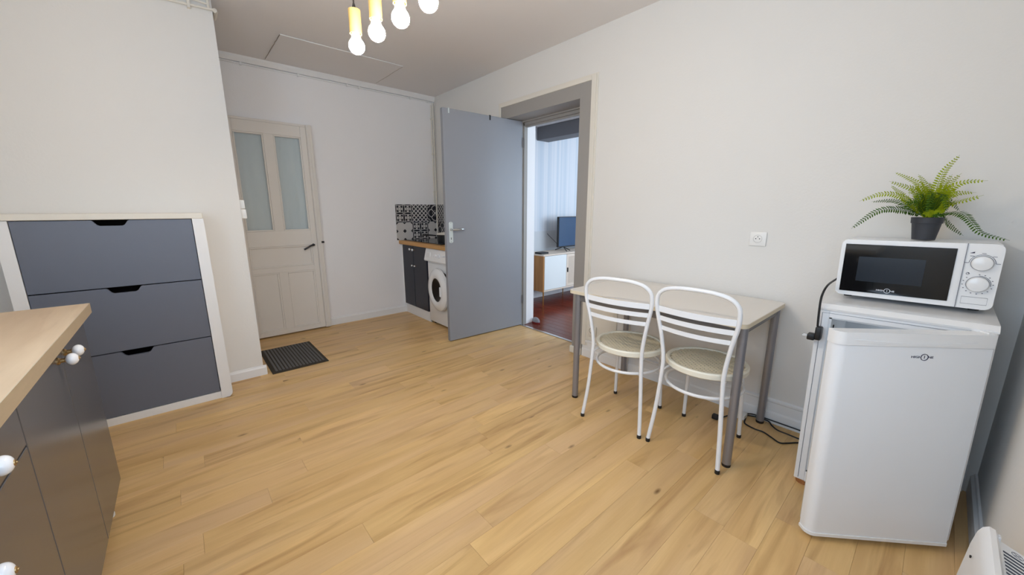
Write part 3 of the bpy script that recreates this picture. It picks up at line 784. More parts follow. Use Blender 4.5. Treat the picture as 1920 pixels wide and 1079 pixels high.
# ================================================================== TABLE
tb = thing('table', 'pale laminate table on grey steel legs against the right wall', 'table', (2.17, 1.035, 0))
b_ = B()
def rrect(x0, x1, y0, y1, r, n=5):
    p = []
    for cx, cy, a0 in ((x1-r, y1-r, 0), (x0+r, y1-r, 90), (x0+r, y0+r, 180), (x1-r, y0+r, 270)):
        for k in range(n+1): a = R(a0+90*k/n); p.append((cx+r*math.cos(a), cy+r*math.sin(a)))
    return p
prism(b_, rrect(1.851, 2.485, 0.521, 1.554, 0.035), lambda u, v, w: (u, v, 0.7195+w), 0.0205)
obj('tabletop', b_, 'tabletop', tb)
b_ = B(); p1 = rrect(1.849, 2.487, 0.519, 1.556, 0.037); p0 = rrect(1.8515, 2.4845, 0.5215, 1.5535, 0.0345); nn = len(p1)
for z0, z1 in ((0.7185, 0.7385),):
    A = [[b_.verts.new((p[0], p[1], z)) for p in P] for P in (p1, p0) for z in (z0, z1)]
    for i in range(nn):
        j = (i+1) % nn
        b_.faces.new((A[0][i], A[0][j], A[1][j], A[1][i])); b_.faces.new((A[2][i], A[2][j], A[3][j], A[3][i]))
        b_.faces.new((A[1][i], A[1][j], A[3][j], A[3][i])); b_.faces.new((A[0][i], A[0][j], A[2][j], A[2][i]))
obj('edge_band', b_, 'tableedge', tb)
b_ = B()
box(b_, 1.872, 1.892, 0.55, 1.49, 0.672, 0.718, bev=0.002); box(b_, 2.452, 2.472, 0.57, 1.49, 0.672, 0.718, bev=0.002)
box(b_, 1.88, 2.46, 0.545, 0.565, 0.672, 0.718, bev=0.002); box(b_, 1.88, 2.46, 1.478, 1.498, 0.672, 0.718, bev=0.002)
obj('apron', b_, 'steeldark', tb)
for lx, ly in ((1.891, 0.541), (2.462, 0.558), (1.876, 1.488), (2.462, 1.49)):
    b_ = B(); lathe(b_, [(0.0200, 0.012), (0.0200, 0.7185)], (lx, ly, 0), 'Z', 20)
    lg = obj('leg', b_, 'steel', tb)
    b_ = B(); lathe(b_, [(0.0195, 0.0), (0.0205, 0.004), (0.0205, 0.014), (0.019, 0.016)], (lx, ly, 0), 'Z', 16); obj('foot_cap', b_, 'black', lg)

# ================================================================== CHAIRS
def rear_side(s):
    # local: +x forward (to the wall), y sideways; rear tube from foot to crown
    return [(-0.222, 0.178*s, 0.014), (-0.196, 0.162*s, 0.20), (-0.188, 0.149*s, 0.40), (-0.188, 0.148*s, 0.50), (-0.198, 0.164*s, 0.62), (-0.210, 0.185*s, 0.725),
            (-0.217, 0.190*s, 0.778), (-0.222, 0.183*s, 0.826), (-0.226, 0.150*s, 0.858), (-0.228, 0.095*s, 0.873)]
def make_chair(name, label):
    t = thing(name, label, 'chair', (0, 0, 0), 0, 'white tube chairs at the table')
    top = [(-0.229, 0.04, 0.877), (-0.229, -0.04, 0.877)]
    path = catmull(rear_side(1)+top+rear_side(-1)[::-1], 5)
    b_ = B(); tube(b_, path, 0.0105, seg=12); obj('back_frame', b_, 'tubewhite', t)
    for s in (1, -1):
        b_ = B(); tube(b_, catmull([(0.180, 0.152*s, 0.014), (0.168, 0.146*s, 0.20), (0.150, 0.135*s, 0.40), (0.140, 0.128*s, 0.432)], 4), 0.0105, seg=12)
        obj('leg', b_, 'tubewhite', t)
    for (x, y) in ((-0.2225, 0.178), (-0.2225, -0.178), (0.1805, 0.152), (0.1805, -0.152)):
        b_ = B(); lathe(b_, [(0.0108, 0), (0.0118, 0.004), (0.0118, 0.018), (0.0107, 0.02)], (x, y, 0), 'Z', 12); obj('foot_cap', b_, 'black', t)
    # stretcher ring
    b_ = B(); tube(b_, [(-0.008+0.197*math.cos(a), 0.183*math.sin(a), 0.345) for a in [2*PI*k/48 for k in range(48)]], 0.0085, seg=10, closed=True); obj('stretcher_ring', b_, 'tubewhite', t)
    # seat rim
    b_ = B(); lathe(b_, [(0.172, 0.436), (0.190, 0.434), (0.198, 0.440), (0.199, 0.462), (0.193, 0.469), (0.181, 0.468), (0.176, 0.462), (0.172, 0.436)], (0, 0, 0), 'Z', 56); obj('seat_rim', b_, 'seatrim', t)
    for s_ in (1, -1):
        b_ = B(); tube(b_, [(-0.186, 0.140*s_, 0.428), (0.142, 0.128*s_, 0.428)], 0.006, seg=8); obj('seat_bracket', b_, 'tubewhite', t)
    # perforated cane-look seat: lattice with real holes
    b_ = B(); Rr = 0.178; nC = 26; st = 2*Rr/nC; hh = 0.30*st; cache = {}
    def V(x, y):
        k = (round(x, 5), round(y, 5))
        if k not in cache: cache[k] = b_.verts.new((x, y, 0.4635-0.004*(1-(x*x+y*y)/Rr**2)))
        return cache[k]
    for i in range(nC):
        for j in range(nC):
            cx, cy = -Rr+(i+0.5)*st, -Rr+(j+0.5)*st
            if math.hypot(cx, cy) > Rr-st*0.3: continue
            o_ = [V(cx-st/2, cy-st/2), V(cx+st/2, cy-st/2), V(cx+st/2, cy+st/2), V(cx-st/2, cy+st/2)]
            if (i+j) % 2 == 0: q = [V(cx, cy-hh), V(cx+hh, cy), V(cx, cy+hh), V(cx-hh, cy)]
            else: q = None
            if q is None: b_.faces.new(o_)
            else:
                for k in range(4): b_.faces.new((o_[k], o_[(k+1) % 4], q[k])) ; b_.faces.new((o_[(k+1) % 4], q[(k+1) % 4], q[k]))
    obj('cane_panel', b_, 'cane', t, smooth=None)
    # outer collar under the rim so that the lattice meets it
    # slats, bowed backwards
    for z0, z1, hw, xx in ((0.738, 0.768, 0.186, -0.211), (0.692, 0.716, 0.177, -0.206), (0.642, 0.664, 0.166, -0.200)):
        b_ = B(); n = 14; rr = []
        for k in range(n+1):
            u = -1+2*k/n; y = u*hw; bow = -0.030*(1-u*u)
            rr.append([b_.verts.new((xx+bow+dx, y, z)) for dx, z in ((-0.0015, z0), (-0.0015, z1), (0.0015, z1), (0.0015, z0))])
        for k in range(n):
            for q in range(4): b_.faces.new((rr[k][q], rr[k][(q+1) % 4], rr[k+1][(q+1) % 4], rr[k+1][q]))
        b_.faces.new(rr[0]); b_.faces.new(rr[-1])
        obj('back_slat', b_, 'tubewhite', t)
    return t
ch = make_chair('dining_chair', 'white tubular chair with round cane seat at the table, nearer the doorway')
ch.location = (1.968, 1.158, 0); ch.rotation_euler = (0, 0, R(8.4))
c2 = ch.copy(); COL.objects.link(c2); c2.location = (2.014, 0.732, 0); c2.rotation_euler = (0, 0, R(1.7))
c2['label'] = 'white tubular chair with round cane seat at the table, nearer the fridge'
for c in list(ch.children):
    d_ = c.copy(); COL.objects.link(d_); d_.parent = c2

# ================================================================== FRIDGE
TILT = R(-1.0)
fr = thing('fridge', 'small white under-counter fridge with its door hanging ajar beside the table', 'fridge', (2.24, 0.05, 0.028), rot=(TILT, 0, 0))
FL = []
def fpart(name, bm, m, parent=None, **k):
    # coordinates are given in the fridge's upright frame around (2.24, .05, .028)
    bmesh.ops.translate(bm, verts=bm.verts, vec=(-2.24, -0.05, -0.028))
    bmesh.ops.transform(bm, matrix=wm(fr), verts=bm.verts)
    return obj(name, bm, m, parent or fr, **k)
# tilt is about X at the base; coordinates inside are world-aligned
fx0, fx1, fy0, fy1, fz0, fz1 = 2.005, 2.49, -0.185, 0.292, 0.030, 0.838
b_ = B()
box(b_, fx0, fx1, fy0, fy0+0.040, fz0, fz1, bev=0.003); box(b_, fx0, fx1, fy1-0.040, fy1, fz0, fz1, bev=0.003)
box(b_, fx0, fx1, fy0+0.04, fy1-0.04, fz1-0.030, fz1); box(b_, fx0, fx1, fy0+0.04, fy1-0.04, fz0, fz0+0.05); box(b_, fx1-0.05, fx1, fy0+0.04, fy1-0.04, fz0+0.05, fz1-0.030)
body = fpart('cabinet_body', b_, 'whiteplastic')
b_ = B(); yy0, yy1, zz0, zz1 = fy0+0.040, fy1-0.040, fz0+0.05, fz1-0.030
box(b_, fx0+0.004, fx1-0.06, yy0-0.001, yy0+0.008, zz0, zz1); box(b_, fx0+0.004, fx1-0.06, yy1-0.008, yy1+0.001, zz0, zz1); box(b_, fx1-0.068, fx1-0.05, yy0, yy1, zz0, zz1)
box(b_, fx0+0.004, fx1-0.06, yy0, yy1, zz0, zz0+0.006); box(b_, fx0+0.004, fx1-0.06, yy0, yy1, zz1-0.006, zz1)
fpart('liner', b_, 'liner')
b_ = B(); tube(b_, [(fx0-0.0005, fy1-0.016, fz0+0.01), (fx0-0.0005, fy1-0.016, fz1-0.012), (fx0-0.0005, fy0+0.016, fz1-0.012)], 0.0012, seg=6); fpart('seam', b_, 'inkgrey')
for z in (0.28, 0.46, 0.62): fpart('shelf', bx(fx0+0.05, fx1-0.07, yy0+0.009, yy1-0.009, z, z+0.005), 'glass', smooth=None)
b_ = B(); prism(b_, [(fx0+0.03, 0.12), (fx0+0.02, 0.24), (fx0+0.25, 0.24), (fx0+0.25, 0.09), (fx0+0.05, 0.09)], lambda u, v, w: (u, yy0+0.02+w, v), yy1-yy0-0.04); fpart('crisper_drawer', b_, 'drumglass')
for k in range(2): fpart('shelf_slot', bx(fx0+0.06, fx0+0.063, yy1-0.012, yy1-0.007, 0.745-0.03*k, 0.765-0.03*k), 'black')
b_ = bx(fx0+0.10, fx0+0.14, yy1-0.13, yy1-0.07, zz1-0.016, zz1-0.007, bev=0.002); fpart('thermostat', b_, 'black')
b_ = B(); prism(b_, [(fx0-0.004, fz1), (fx0-0.006, fz1+0.008), (fx0+0.016, fz1+0.024), (fx1+0.002, fz1+0.026), (fx1+0.002, fz1)], lambda u, v, w: (u, fy0-0.001+w, v), fy1-fy0+0.002); fpart('top_panel', b_, 'whitegloss')
# the open door: hinge at the right front corner
DA = math.atan2(0.357, -0.321)       # direction of the leaf in plan (from hinge towards free edge)
def dmx(): return Matrix.Translation((1.984, -0.184, 0.0)) @ Matrix.Rotation(DA, 4, 'Z')
# local +x along leaf, local +y = outer face side (away from box) ; leaf occupies y -0.045..0
def dpart(name, bm, m, parent=None, **k):
    bmesh.ops.transform(bm, matrix=dmx(), verts=bm.verts); return fpart(name, bm, m, parent, **k)
LW = 0.479
b_ = B()
def doorprof(h0, h1, gro=0.0):
    # plan outline with rounded outer vertical edge on the free side
    p = [(0, -0.048), (0, -0.004), (0.006, 0.0+gro)]
    for k in range(8): a = R(90-90*k/7); p.append((LW-0.030+0.030*math.cos(a)+gro, -0.030+0.030*math.sin(a)+gro))
    p += [(LW+gro, -0.048)]
    prism(b_, p, lambda u, v, w: (u, v, h0+w), h1-h0)
doorprof(0.034, 0.790)
dl = dpart('door', b_, 'whiteplastic')
b_ = B(); doorprof(0.7915, 0.838, 0.003); dpart('door_cap', b_, 'whitegloss', dl)
b_ = B(); doorprof(0.022, 0.034, 0.003); dpart('door_cap', b_, 'whitegloss', dl)
b_ = B(); prism(b_, [(0.06, 0.802), (0.16, 0.796), (0.28, 0.796), (0.40, 0.802), (0.43, 0.812), (0.40, 0.812), (0.28, 0.804), (0.16, 0.804), (0.06, 0.812)], lambda u, v, w: (u, 0.0025+w, v), 0.002); dpart('finger_grip', b_, 'whitegloss', dl)
b_ = B(); box(b_, 0.010, LW-0.004, -0.060, -0.048, 0.05, 0.81, bev=0.003); dpart('gasket', b_, 'gasket', dl)
b_ = B(); box(b_, 0.03, LW-0.03, -0.072, -0.060, 0.08, 0.79, bev=0.004); dpart('inner_panel', b_, 'liner', dl)
b_ = B(); box(b_, -0.014, 0.02, -0.040, -0.012, 0.835, 0.843, bev=0.002); dpart('hinge', b_, 'whitegloss', dl)
# logo on the door: HIGH (1) NE ; viewer looks at outer face, text runs from free edge (left) to hinge (right)
def logo(center, to_world, size, m, parent, circ=True):
    """text plane basis columns given by to_world (4x4: x right, y up, z out)"""
    T_ = to_world
    text_mesh('lettering', 'HIGH', size, T_ @ Matrix.Translation((-size*2.35, 0, 0)) @ Matrix.Diagonal((1.25, 1, 1, 1)), m, parent)
    text_mesh('lettering', 'NE', size, T_ @ Matrix.Translation((size*1.80, 0, 0)) @ Matrix.Diagonal((1.25, 1, 1, 1)), m, parent)
    text_mesh('lettering', '1', size*1.35, T_, m, parent)
    b_ = B(); rr = size*1.05
    tube(b_, [(rr*math.cos(2*PI*k/28), rr*math.sin(2*PI*k/28), 0.0002) for k in range(28)], size*0.11, seg=6, closed=True)
    bmesh.ops.transform(b_, matrix=T_, verts=b_.verts); obj('emblem_ring', b_, m, parent)
Fw = wm(fr) @ Matrix.Translation((-2.24, -0.05, -0.028))
Tl = Fw @ dmx() @ Matrix.Translation((0.205, 0.0004, 0.755)) @ Matrix(((-1, 0, 0, 0), (0, 0, 1, 0), (0, 1, 0, 0), (0, 0, 0, 1)))
logo(None, Tl, 0.0105, 'ink', dl)
for cx, cy in ((2.045, 0.262), (2.045, -0.160), (2.45, 0.262), (2.45, -0.160)):
    zt = 0.0285 + (cy-0.05)*math.tan(TILT)
    b_ = B(); n = 9; a0 = [bm_ for bm_ in range(n)]
    lo = [b_.verts.new((cx+0.034*math.cos(2*PI*k/n)*random.uniform(0.85, 1.1), cy+0.028*math.sin(2*PI*k/n)*random.uniform(0.85, 1.1), 0.0005)) for k in range(n)]
    hi = [b_.verts.new((v.co.x+random.uniform(-0.003, 0.003), v.co.y+random.uniform(-0.003, 0.003), zt)) for v in lo]
    b_.faces.new(lo); b_.faces.new(hi)
    for k in range(n): b_.faces.new((lo[k], lo[(k+1) % n], hi[(k+1) % n], hi[k]))
    lab = {(2.045, 0.262): 'rough brown cork block wedged under the left front corner of the fridge'}.get((cx, cy), 'rough cork block under the fridge, hidden behind its door' )
    if (cx, cy) == (2.045, 0.262) : obj('cork_block', b_, 'cork', label=lab, cat='block')
    else: obj('foot', b_, 'cork', fr)

# added fill light to brighten the dark fridge cavity; no lamp is seen there
ld = bpy.data.lights.new('fridge_fill', 'POINT'); ld.energy = 0.45; ld.color = (0.95, 0.97, 1.0); ld.shadow_soft_size = 0.015
lo_ = bpy.data.objects.new('fridge_fill', ld); COL.objects.link(lo_); lo_.location = (2.30, -0.06, 0.74)

# ================================================================== MICROWAVE
mz = 0.872
mw = thing('microwave', 'white microwave oven with black glass door standing on the fridge', 'microwave', (2.33, 0.065, mz), rot=(R(-0.9), 0, 0))
def mpart(name, bm, m, parent=None, **k):
    bmesh.ops.translate(bm, verts=bm.verts, vec=(-2.33, -0.065, -mz))
    bmesh.ops.transform(bm, matrix=wm(mw), verts=bm.verts)
    return obj(name, bm, m, parent or mw, **k)
mx0, mx1, my0, my1, m0, m1 = 2.172, 2.492, -0.155, 0.285, mz+0.012, mz+0.252
mpart('housing', bx(mx0+0.022, mx1, my0+0.004, my1-0.004, m0+0.002, m1-0.002, bev=0.005, seg=2), 'whiteplastic')
b_ = B(); rp = rrect(my0, my1, m0, m1, 0.022, 6); prism(b_, rp, lambda u, v, w: (mx0+0.002+w, u, v), 0.024); fp = mpart('fascia', b_, 'whitegloss')
SEAM = my0+0.088
b_ = bx(mx0-0.002, mx0+0.004, SEAM-0.0009, SEAM+0.0009, m0, m1); mpart('door_seam', b_, 'inkgrey', fp)
b_ = B(); prism(b_, [(SEAM+0.022, m0+0.020), (my1-0.014, m0+0.018), (my1-0.014, m1-0.018), (SEAM+0.022, m1-0.020)], lambda u, v, w: (mx0-0.001+w, u, v), 0.004); dg = mpart('door_glass', b_, 'blackglass', label='black glass door panel')
b_ = bx(mx0-0.0016, mx0+0.001, SEAM+0.095, my1-0.062, m0+0.066, m1-0.070); mpart('viewing_window', b_, 'meshglass', dg)
for zc, ryy in ((m0+0.170, 0.026), (m0+0.093, 0.027)):
    yc = my0+0.046
    b_ = B(); lathe(b_, [(ryy+0.0015, 0.0), (ryy+0.0015, 0.0015), (ryy, 0.0016)], (mx0+0.002, yc, zc), '-X', 36); kr_ = mpart('knob_ring', b_, 'inkgrey', fp)
    b_ = B(); lathe(b_, [(ryy, 0.001), (ryy, 0.014), (ryy-0.002, 0.018), (ryy-0.004, 0.019), (0, 0.0195)], (mx0+0.002, yc, zc), '-X', 36); mpart('dial', b_, 'whitegloss', fp)
    b_ = B()
    if zc > m0+0.13:
        tube(b_, [(mx0+0.0015, yc-0.031*math.cos(a), zc+0.031*math.sin(a)) for a in [PI*k/14 for k in range(0, 15)]], 0.0006, seg=4)
        for a in (0, 45, 90, 135, 180):
            dy_, dz_ = -math.cos(R(a)), math.sin(R(a)); box(b_, mx0+0.001, mx0+0.002, yc+dy_*0.037-0.005, yc+dy_*0.037+0.005, zc+dz_*0.0355-0.0007, zc+dz_*0.0355+0.0007)
        prism(b_, [(yc+0.022, m1-0.035), (yc+0.034, m1-0.035), (yc+0.022, m1-0.029)], lambda u, v, w: (mx0+0.001+w, u, v), 0.001)
    else:
        for k in range(15):
            a = R(90-k*22); dy_, dz_ = -math.cos(a), math.sin(a)
            box(b_, mx0+0.001, mx0+0.002, yc+dy_*0.036-0.0017, yc+dy_*0.036+0.0017, zc+dz_*0.036-0.0010, zc+dz_*0.036+0.0010)
        tube(b_, [(mx0+0.0015, yc-0.031*math.sin(a), zc+0.031*math.cos(a)) for a in [R(10*k) for k in range(0, 11)]], 0.0006, seg=4)
        tube(b_, [(mx0+0.0015, yc+0.028+0.004*math.cos(2*PI*k/12), zc+0.037+0.004*math.sin(2*PI*k/12)) for k in range(12)], 0.0006, seg=4, closed=True)
        prism(b_, [(yc+0.028, zc+0.037), (yc+0.0242, zc+0.038), (yc+0.0255, zc+0.041), (yc+0.028, zc+0.0412)], lambda u, v, w: (mx0+0.001+w, u, v), 0.001)
    mpart('dial_markings', b_, 'ink', fp)
b_ = B(); yc = my0+0.046
tube(b_, [(mx0+0.0015, y, z) for y, z in ((yc-0.031, m0+0.018), (yc+0.031, m0+0.018), (yc+0.031, m0+0.044), (yc-0.031, m0+0.044))], 0.0006, seg=4, closed=True)
mpart('door_button', b_, 'inkgrey', fp)
Mw = wm(mw) @ Matrix.Translation((-2.33, -0.065, -mz))
logo(None, Mw @ Matrix.Translation((mx0-0.0014, (SEAM+my1)/2+0.012, m0+0.034)) @ Matrix(((0, 0, -1, 0), (-1, 0, 0, 0), (0, 1, 0, 0), (0, 0, 0, 1))), 0.0085, 'whiteprint', dg)
for x in (mx0+0.05, mx1-0.04):
    for y in (my0+0.04, my1-0.04):
        b_ = B(); lathe(b_, [(0.014, 0.0), (0.014, 0.013)], (x, y, mz+0.0005), 'Z', 12); mpart('foot', b_, 'black')
# power cord of the microwave with its plug hanging over the fridge front
pc = thing('power_plug', 'black right-angled plug hanging from its cord at the fridge corner', 'plug', (1.99, 0.30, 0.72))
b_ = B(); tube(b_, catmull([(2.30, 0.300, 0.93), (2.20, 0.305, 0.925), (2.06, 0.298, 0.927), (2.01, 0.300, 0.905), (1.985, 0.300, 0.87), (1.975, 0.296, 0.80), (1.975, 0.294, 0.765)], 6), 0.0042, seg=8); obj('cord', b_, 'black', pc)
b_ = B(); box(b_, 1.958, 1.992, 0.276, 0.298, 0.708, 0.765, bev=0.005, seg=2)
box(b_, 1.956, 1.994, 0.296, 0.322, 0.704, 0.730, bev=0.004, seg=2); obj('plug_body', b_, 'black', pc)
b_ = B()
for x in (1.966, 1.984): tube(b_, [(x, 0.318, 0.718), (x, 0.339, 0.718)], 0.0020, seg=8)
obj('pin', b_, 'chrome', pc)

# ================================================================== FERN
FZ = 1.130
fern = thing('potted_fern', 'green fern in a small anthracite plastic pot on the microwave', 'plant', (2.32, 0.056, FZ-0.005))
b_ = B(); lathe(b_, [(0.034, 0.0), (0.0345, 0.003), (0.043, 0.066), (0.046, 0.067), (0.048, 0.090), (0.045, 0.091), (0.042, 0.085), (0, 0.08)], (2.32, 0.056, FZ-0.0045), 'Z', 32); obj('pot', b_, 'potplastic', fern)
b_ = B(); lathe(b_, [(0.042, 0.079), (0.03, 0.086), (0, 0.088)], (2.32, 0.056, FZ-0.004), 'Z', 20); obj('soil', b_, 'soil', fern)
FR = [
 [(2.32, 0.048, 1.244), (2.33, 0.05, 1.324), (2.33, 0.04, 1.396), (2.34, 0.008, 1.457)],
 [(2.32, 0.069, 1.254), (2.36, 0.093, 1.337), (2.38, 0.126, 1.372), (2.4, 0.184, 1.407)],
 [(2.32, 0.076, 1.25), (2.3, 0.103, 1.319), (2.28, 0.133, 1.34), (2.26, 0.187, 1.363)],
 [(2.32, 0.075, 1.244), (2.38, 0.122, 1.282), (2.41, 0.154, 1.317), (2.44, 0.192, 1.354)],
 [(2.32, 0.081, 1.237), (2.25, 0.141, 1.299), (2.22, 0.198, 1.311), (2.2, 0.262, 1.282)],
 [(2.32, 0.081, 1.237), (2.36, 0.136, 1.275), (2.4, 0.185, 1.287), (2.43, 0.246, 1.283)],
 [(2.32, 0.084, 1.228), (2.25, 0.141, 1.248), (2.2, 0.201, 1.239), (2.17, 0.268, 1.167)],
 [(2.32, 0.034, 1.25), (2.3, 0.02, 1.316), (2.29, -0.018, 1.35), (2.28, -0.076, 1.353)],
 [(2.32, 0.038, 1.244), (2.37, 0.017, 1.297), (2.41, -0.016, 1.314), (2.44, -0.058, 1.315)],
 [(2.32, 0.03, 1.242), (2.28, -0.001, 1.27), (2.25, -0.033, 1.282), (2.24, -0.073, 1.3)],
 [(2.32, 0.021, 1.229), (2.26, -0.03, 1.232), (2.23, -0.06, 1.199), (2.22, -0.091, 1.162), (2.2, -0.155, 1.141)],
 [(2.32, 0.021, 1.229), (2.37, 0.003, 1.201), (2.4, -0.022, 1.171), (2.42, -0.052, 1.142)],
 [(2.32, 0.058, 1.254), (2.39, 0.077, 1.316), (2.41, 0.093, 1.365), (2.43, 0.114, 1.396)],
 [(2.32, 0.044, 1.254), (2.38, 0.04, 1.319), (2.41, 0.03, 1.358), (2.43, 0.016, 1.39)],
 [(2.32, 0.039, 1.254), (2.41, 0.026, 1.324), (2.45, 0.012, 1.363), (2.47, -0.008, 1.395)],
 [(2.32, 0.059, 1.237), (2.24, 0.081, 1.306), (2.21, 0.09, 1.295), (2.2, 0.092, 1.25)],
 [(2.32, 0.053, 1.237), (2.24, 0.057, 1.311), (2.2, 0.057, 1.29), (2.19, 0.058, 1.234)],
 [(2.32, 0.044, 1.237), (2.25, 0.032, 1.305), (2.21, 0.019, 1.284), (2.2, 0.006, 1.238)],
 [(2.32, 0.065, 1.233), (2.27, 0.093, 1.28), (2.25, 0.114, 1.276), (2.24, 0.119, 1.237)],
 [(2.32, 0.034, 1.237), (2.37, 0.011, 1.28), (2.39, -0.009, 1.265), (2.41, -0.027, 1.242)],
 [(2.32, 0.048, 1.244), (2.26, 0.07, 1.337), (2.23, 0.067, 1.346), (2.21, 0.056, 1.331)],
 [(2.32, 0.062, 1.242), (2.29, 0.094, 1.329), (2.27, 0.109, 1.335), (2.25, 0.121, 1.301)],
 [(2.32, 0.042, 1.242), (2.29, 0.03, 1.332), (2.27, 0.013, 1.331), (2.25, -0.011, 1.29)],
]
random.seed(23)
for k in range(13):      # short inner fronds filling the crown
    a = 2*PI*k/13+random.uniform(-0.2, 0.2); r_ = random.uniform(0.045, 0.085); h_ = random.uniform(0.06, 0.125)
    FR.append([(2.32+0.3*r_*math.cos(a), 0.054+0.3*r_*math.sin(a), 1.215+h_*0.55), (2.32+0.7*r_*math.cos(a), 0.054+0.7*r_*math.sin(a), 1.215+h_*0.95), (2.32+1.15*r_*math.cos(a), 0.054+1.15*r_*math.sin(a), 1.215+h_*0.98)])
random.seed(11)
camv = Vector((0.66, 0.75, 0))
for fi, pts in enumerate(FR):
    base = Vector((2.32+random.uniform(-0.012, 0.012), 0.054+random.uniform(-0.012, 0.012), 1.205))
    path = catmull([base]+[Vector(p) for p in pts], 8)
    # resample evenly
    d = [0]
    for a, c in zip(path, path[1:]): d.append(d[-1]+(c-a).length)
    Lt = d[-1]
    def at(s):
        for k in range(len(d)-1):
            if d[k+1] >= s: t_ = (s-d[k])/max(1e-9, d[k+1]-d[k]); return path[k].lerp(path[k+1], t_)
        return path[-1]
    b_ = B(); n = 14
    tube(b_, [at(Lt*k/n) for k in range(n+1)], [0.0016*(1-0.75*k/n) for k in range(n+1)], seg=5, mi=0)
    pitch = 0.0090; nl = int(Lt*0.86/pitch)
    for k in range(nl):
        s = Lt*0.14+k*pitch; p = at(s); tdir = (at(min(Lt, s+0.004))-at(max(0, s-0.004))).normalized()
        u = s/Lt
        ll = 0.021*min(1, 0.45+2.2*(u-0.12))*(1-max(0, u-0.30)/0.70)**0.75+0.0035
        # leaflets spread in the plane of tdir and a roughly horizontal/side vector facing the room
        side = tdir.cross(Vector((-0.80, -0.25, 0.55)).normalized()); side.normalize()
        nrm = side.cross(tdir).normalized()
        for sg in (1, -1):
            dirv = (side*sg*0.93+tdir*0.36+nrm*random.uniform(-0.15, 0.15)).normalized()
            w = 0.0046*(0.45+0.55*(1-u))
            q0 = p; q1 = p+dirv*ll*0.35+tdir*w; q2 = p+dirv*ll; q3 = p+dirv*ll*0.35-tdir*w
            bend = nrm*(-0.0025)
            q4 = p+dirv*ll*0.75+tdir*w*0.8+bend*0.6; q5 = p+dirv*ll*0.75-tdir*w*0.8+bend*0.6
            q2 = q2+bend
            V_ = [b_.verts.new(q) for q in (q0, q1, q4, q2, q5, q3)]
            f = b_.faces.new(V_)
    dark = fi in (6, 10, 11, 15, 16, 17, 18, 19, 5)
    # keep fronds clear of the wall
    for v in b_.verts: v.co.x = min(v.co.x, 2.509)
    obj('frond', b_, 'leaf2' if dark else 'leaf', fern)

# ================================================================== WALL SOCKETS
so = thing('wall_socket', 'square white electrical socket on the wall above the table', 'socket', (XR, 0.708, 1.04))
y0, y1, z0, z1 = 0.664, 0.749, 1.040, 1.121
b_ = B(); box(b_, XR-0.011, XR, y0, y1, z0, z1, bev=0.004, seg=2); obj('plate', b_, 'socket', so)
yc, zc = 0.7065, 1.081
b_ = B(); lathe(b_, [(0.023, 0.0115), (0.0205, 0.0118), (0.0205, 0.0075), (0, 0.0073)], (XR, yc, zc), '-X', 28, cap=False); rc = obj('recess', b_, 'gasket', so)
b_ = B()
for dy_, dz_, r_ in ((-0.0095, 0.001, 0.0028), (0.0095, 0.001, 0.0028), (0, 0.012, 0.0026)):
    lathe(b_, [(r_, 0.0074), (r_, 0.0125), (0, 0.0126)], (XR, yc+dy_, zc+dz_), '-X', 10)
obj('contact_hole', b_, 'black', so)
s2 = thing('low_wall_socket', 'cream round-recessed socket low on the wall panel behind the left chair', 'socket', (XR-0.008, 1.83, 0.2))
b_ = B(); box(b_, XR-0.024, XR-0.006, 1.785, 1.868, 0.205, 0.288, bev=0.004, seg=2); obj('plate', b_, 'cream', s2)
b_ = B(); lathe(b_, [(0.024, 0.018), (0.0205, 0.0185), (0.0205, 0.0175), (0, 0.0173)], (XR-0.006, 1.827, 0.250), '-X', 24, cap=False); obj('recess', b_, 'gap', s2)

# ================================================================== FLOOR CABLES
pa = thing('plug_adapter', 'white plug adapter box lying at the baseboard behind the table legs', 'adapter', (2.44, 0.66, 0))
obj('case', bx(2.405, 2.465, 0.625, 0.715, 0.001, 0.030, bev=0.004, seg=2), 'socket', pa)
CA = [(2.46, 0.63), (2.48, 0.60), (2.49, 0.568), (2.485, 0.520), (2.450, 0.494), (2.419, 0.458), (2.413, 0.408), (2.406, 0.300), (2.43, 0.24)]
CB = [(2.455, 0.630), (2.424, 0.624), (2.372, 0.608), (2.352, 0.553), (2.353, 0.509), (2.328, 0.463), (2.304, 0.419), (2.331, 0.389), (2.388, 0.340), (2.42, 0.25)]
CC = [(2.462, 0.632), (2.488, 0.60), (2.492, 0.52), (2.492, 0.46), (2.492, 0.38), (2.485, 0.31), (2.47, 0.25)]
for pts, z, lab in ((CA, 0.0135, 'black flex on the floor forming the upper loop beside the table leg'), (CB, 0.0045, 'black flex on the floor forming the wide lower loop towards the fridge'), (CC, 0.0225, 'black flex running along the baseboard to behind the fridge')):
    b_ = B(); tube(b_, catmull([(p[0], p[1], z) for p in pts], 6), 0.0040, seg=8); obj('power_cable', b_, 'black', label=lab, cat='cable', group=None)
fpq = thing('floor_plug', 'black plug lying on the floor behind the right chair legs', 'plug', (2.30, 0.74, 0))
obj('plug_body', bx(2.285, 2.315, 0.730, 0.765, 0.001, 0.030, bev=0.005, seg=2), 'black', fpq)
b_ = B(); tube(b_, catmull([(2.315, 0.737, 0.012), (2.345, 0.722, 0.006), (2.385, 0.708, 0.006), (2.404, 0.69, 0.010)], 5), 0.0040, seg=8); obj('cord', b_, 'black', fpq)

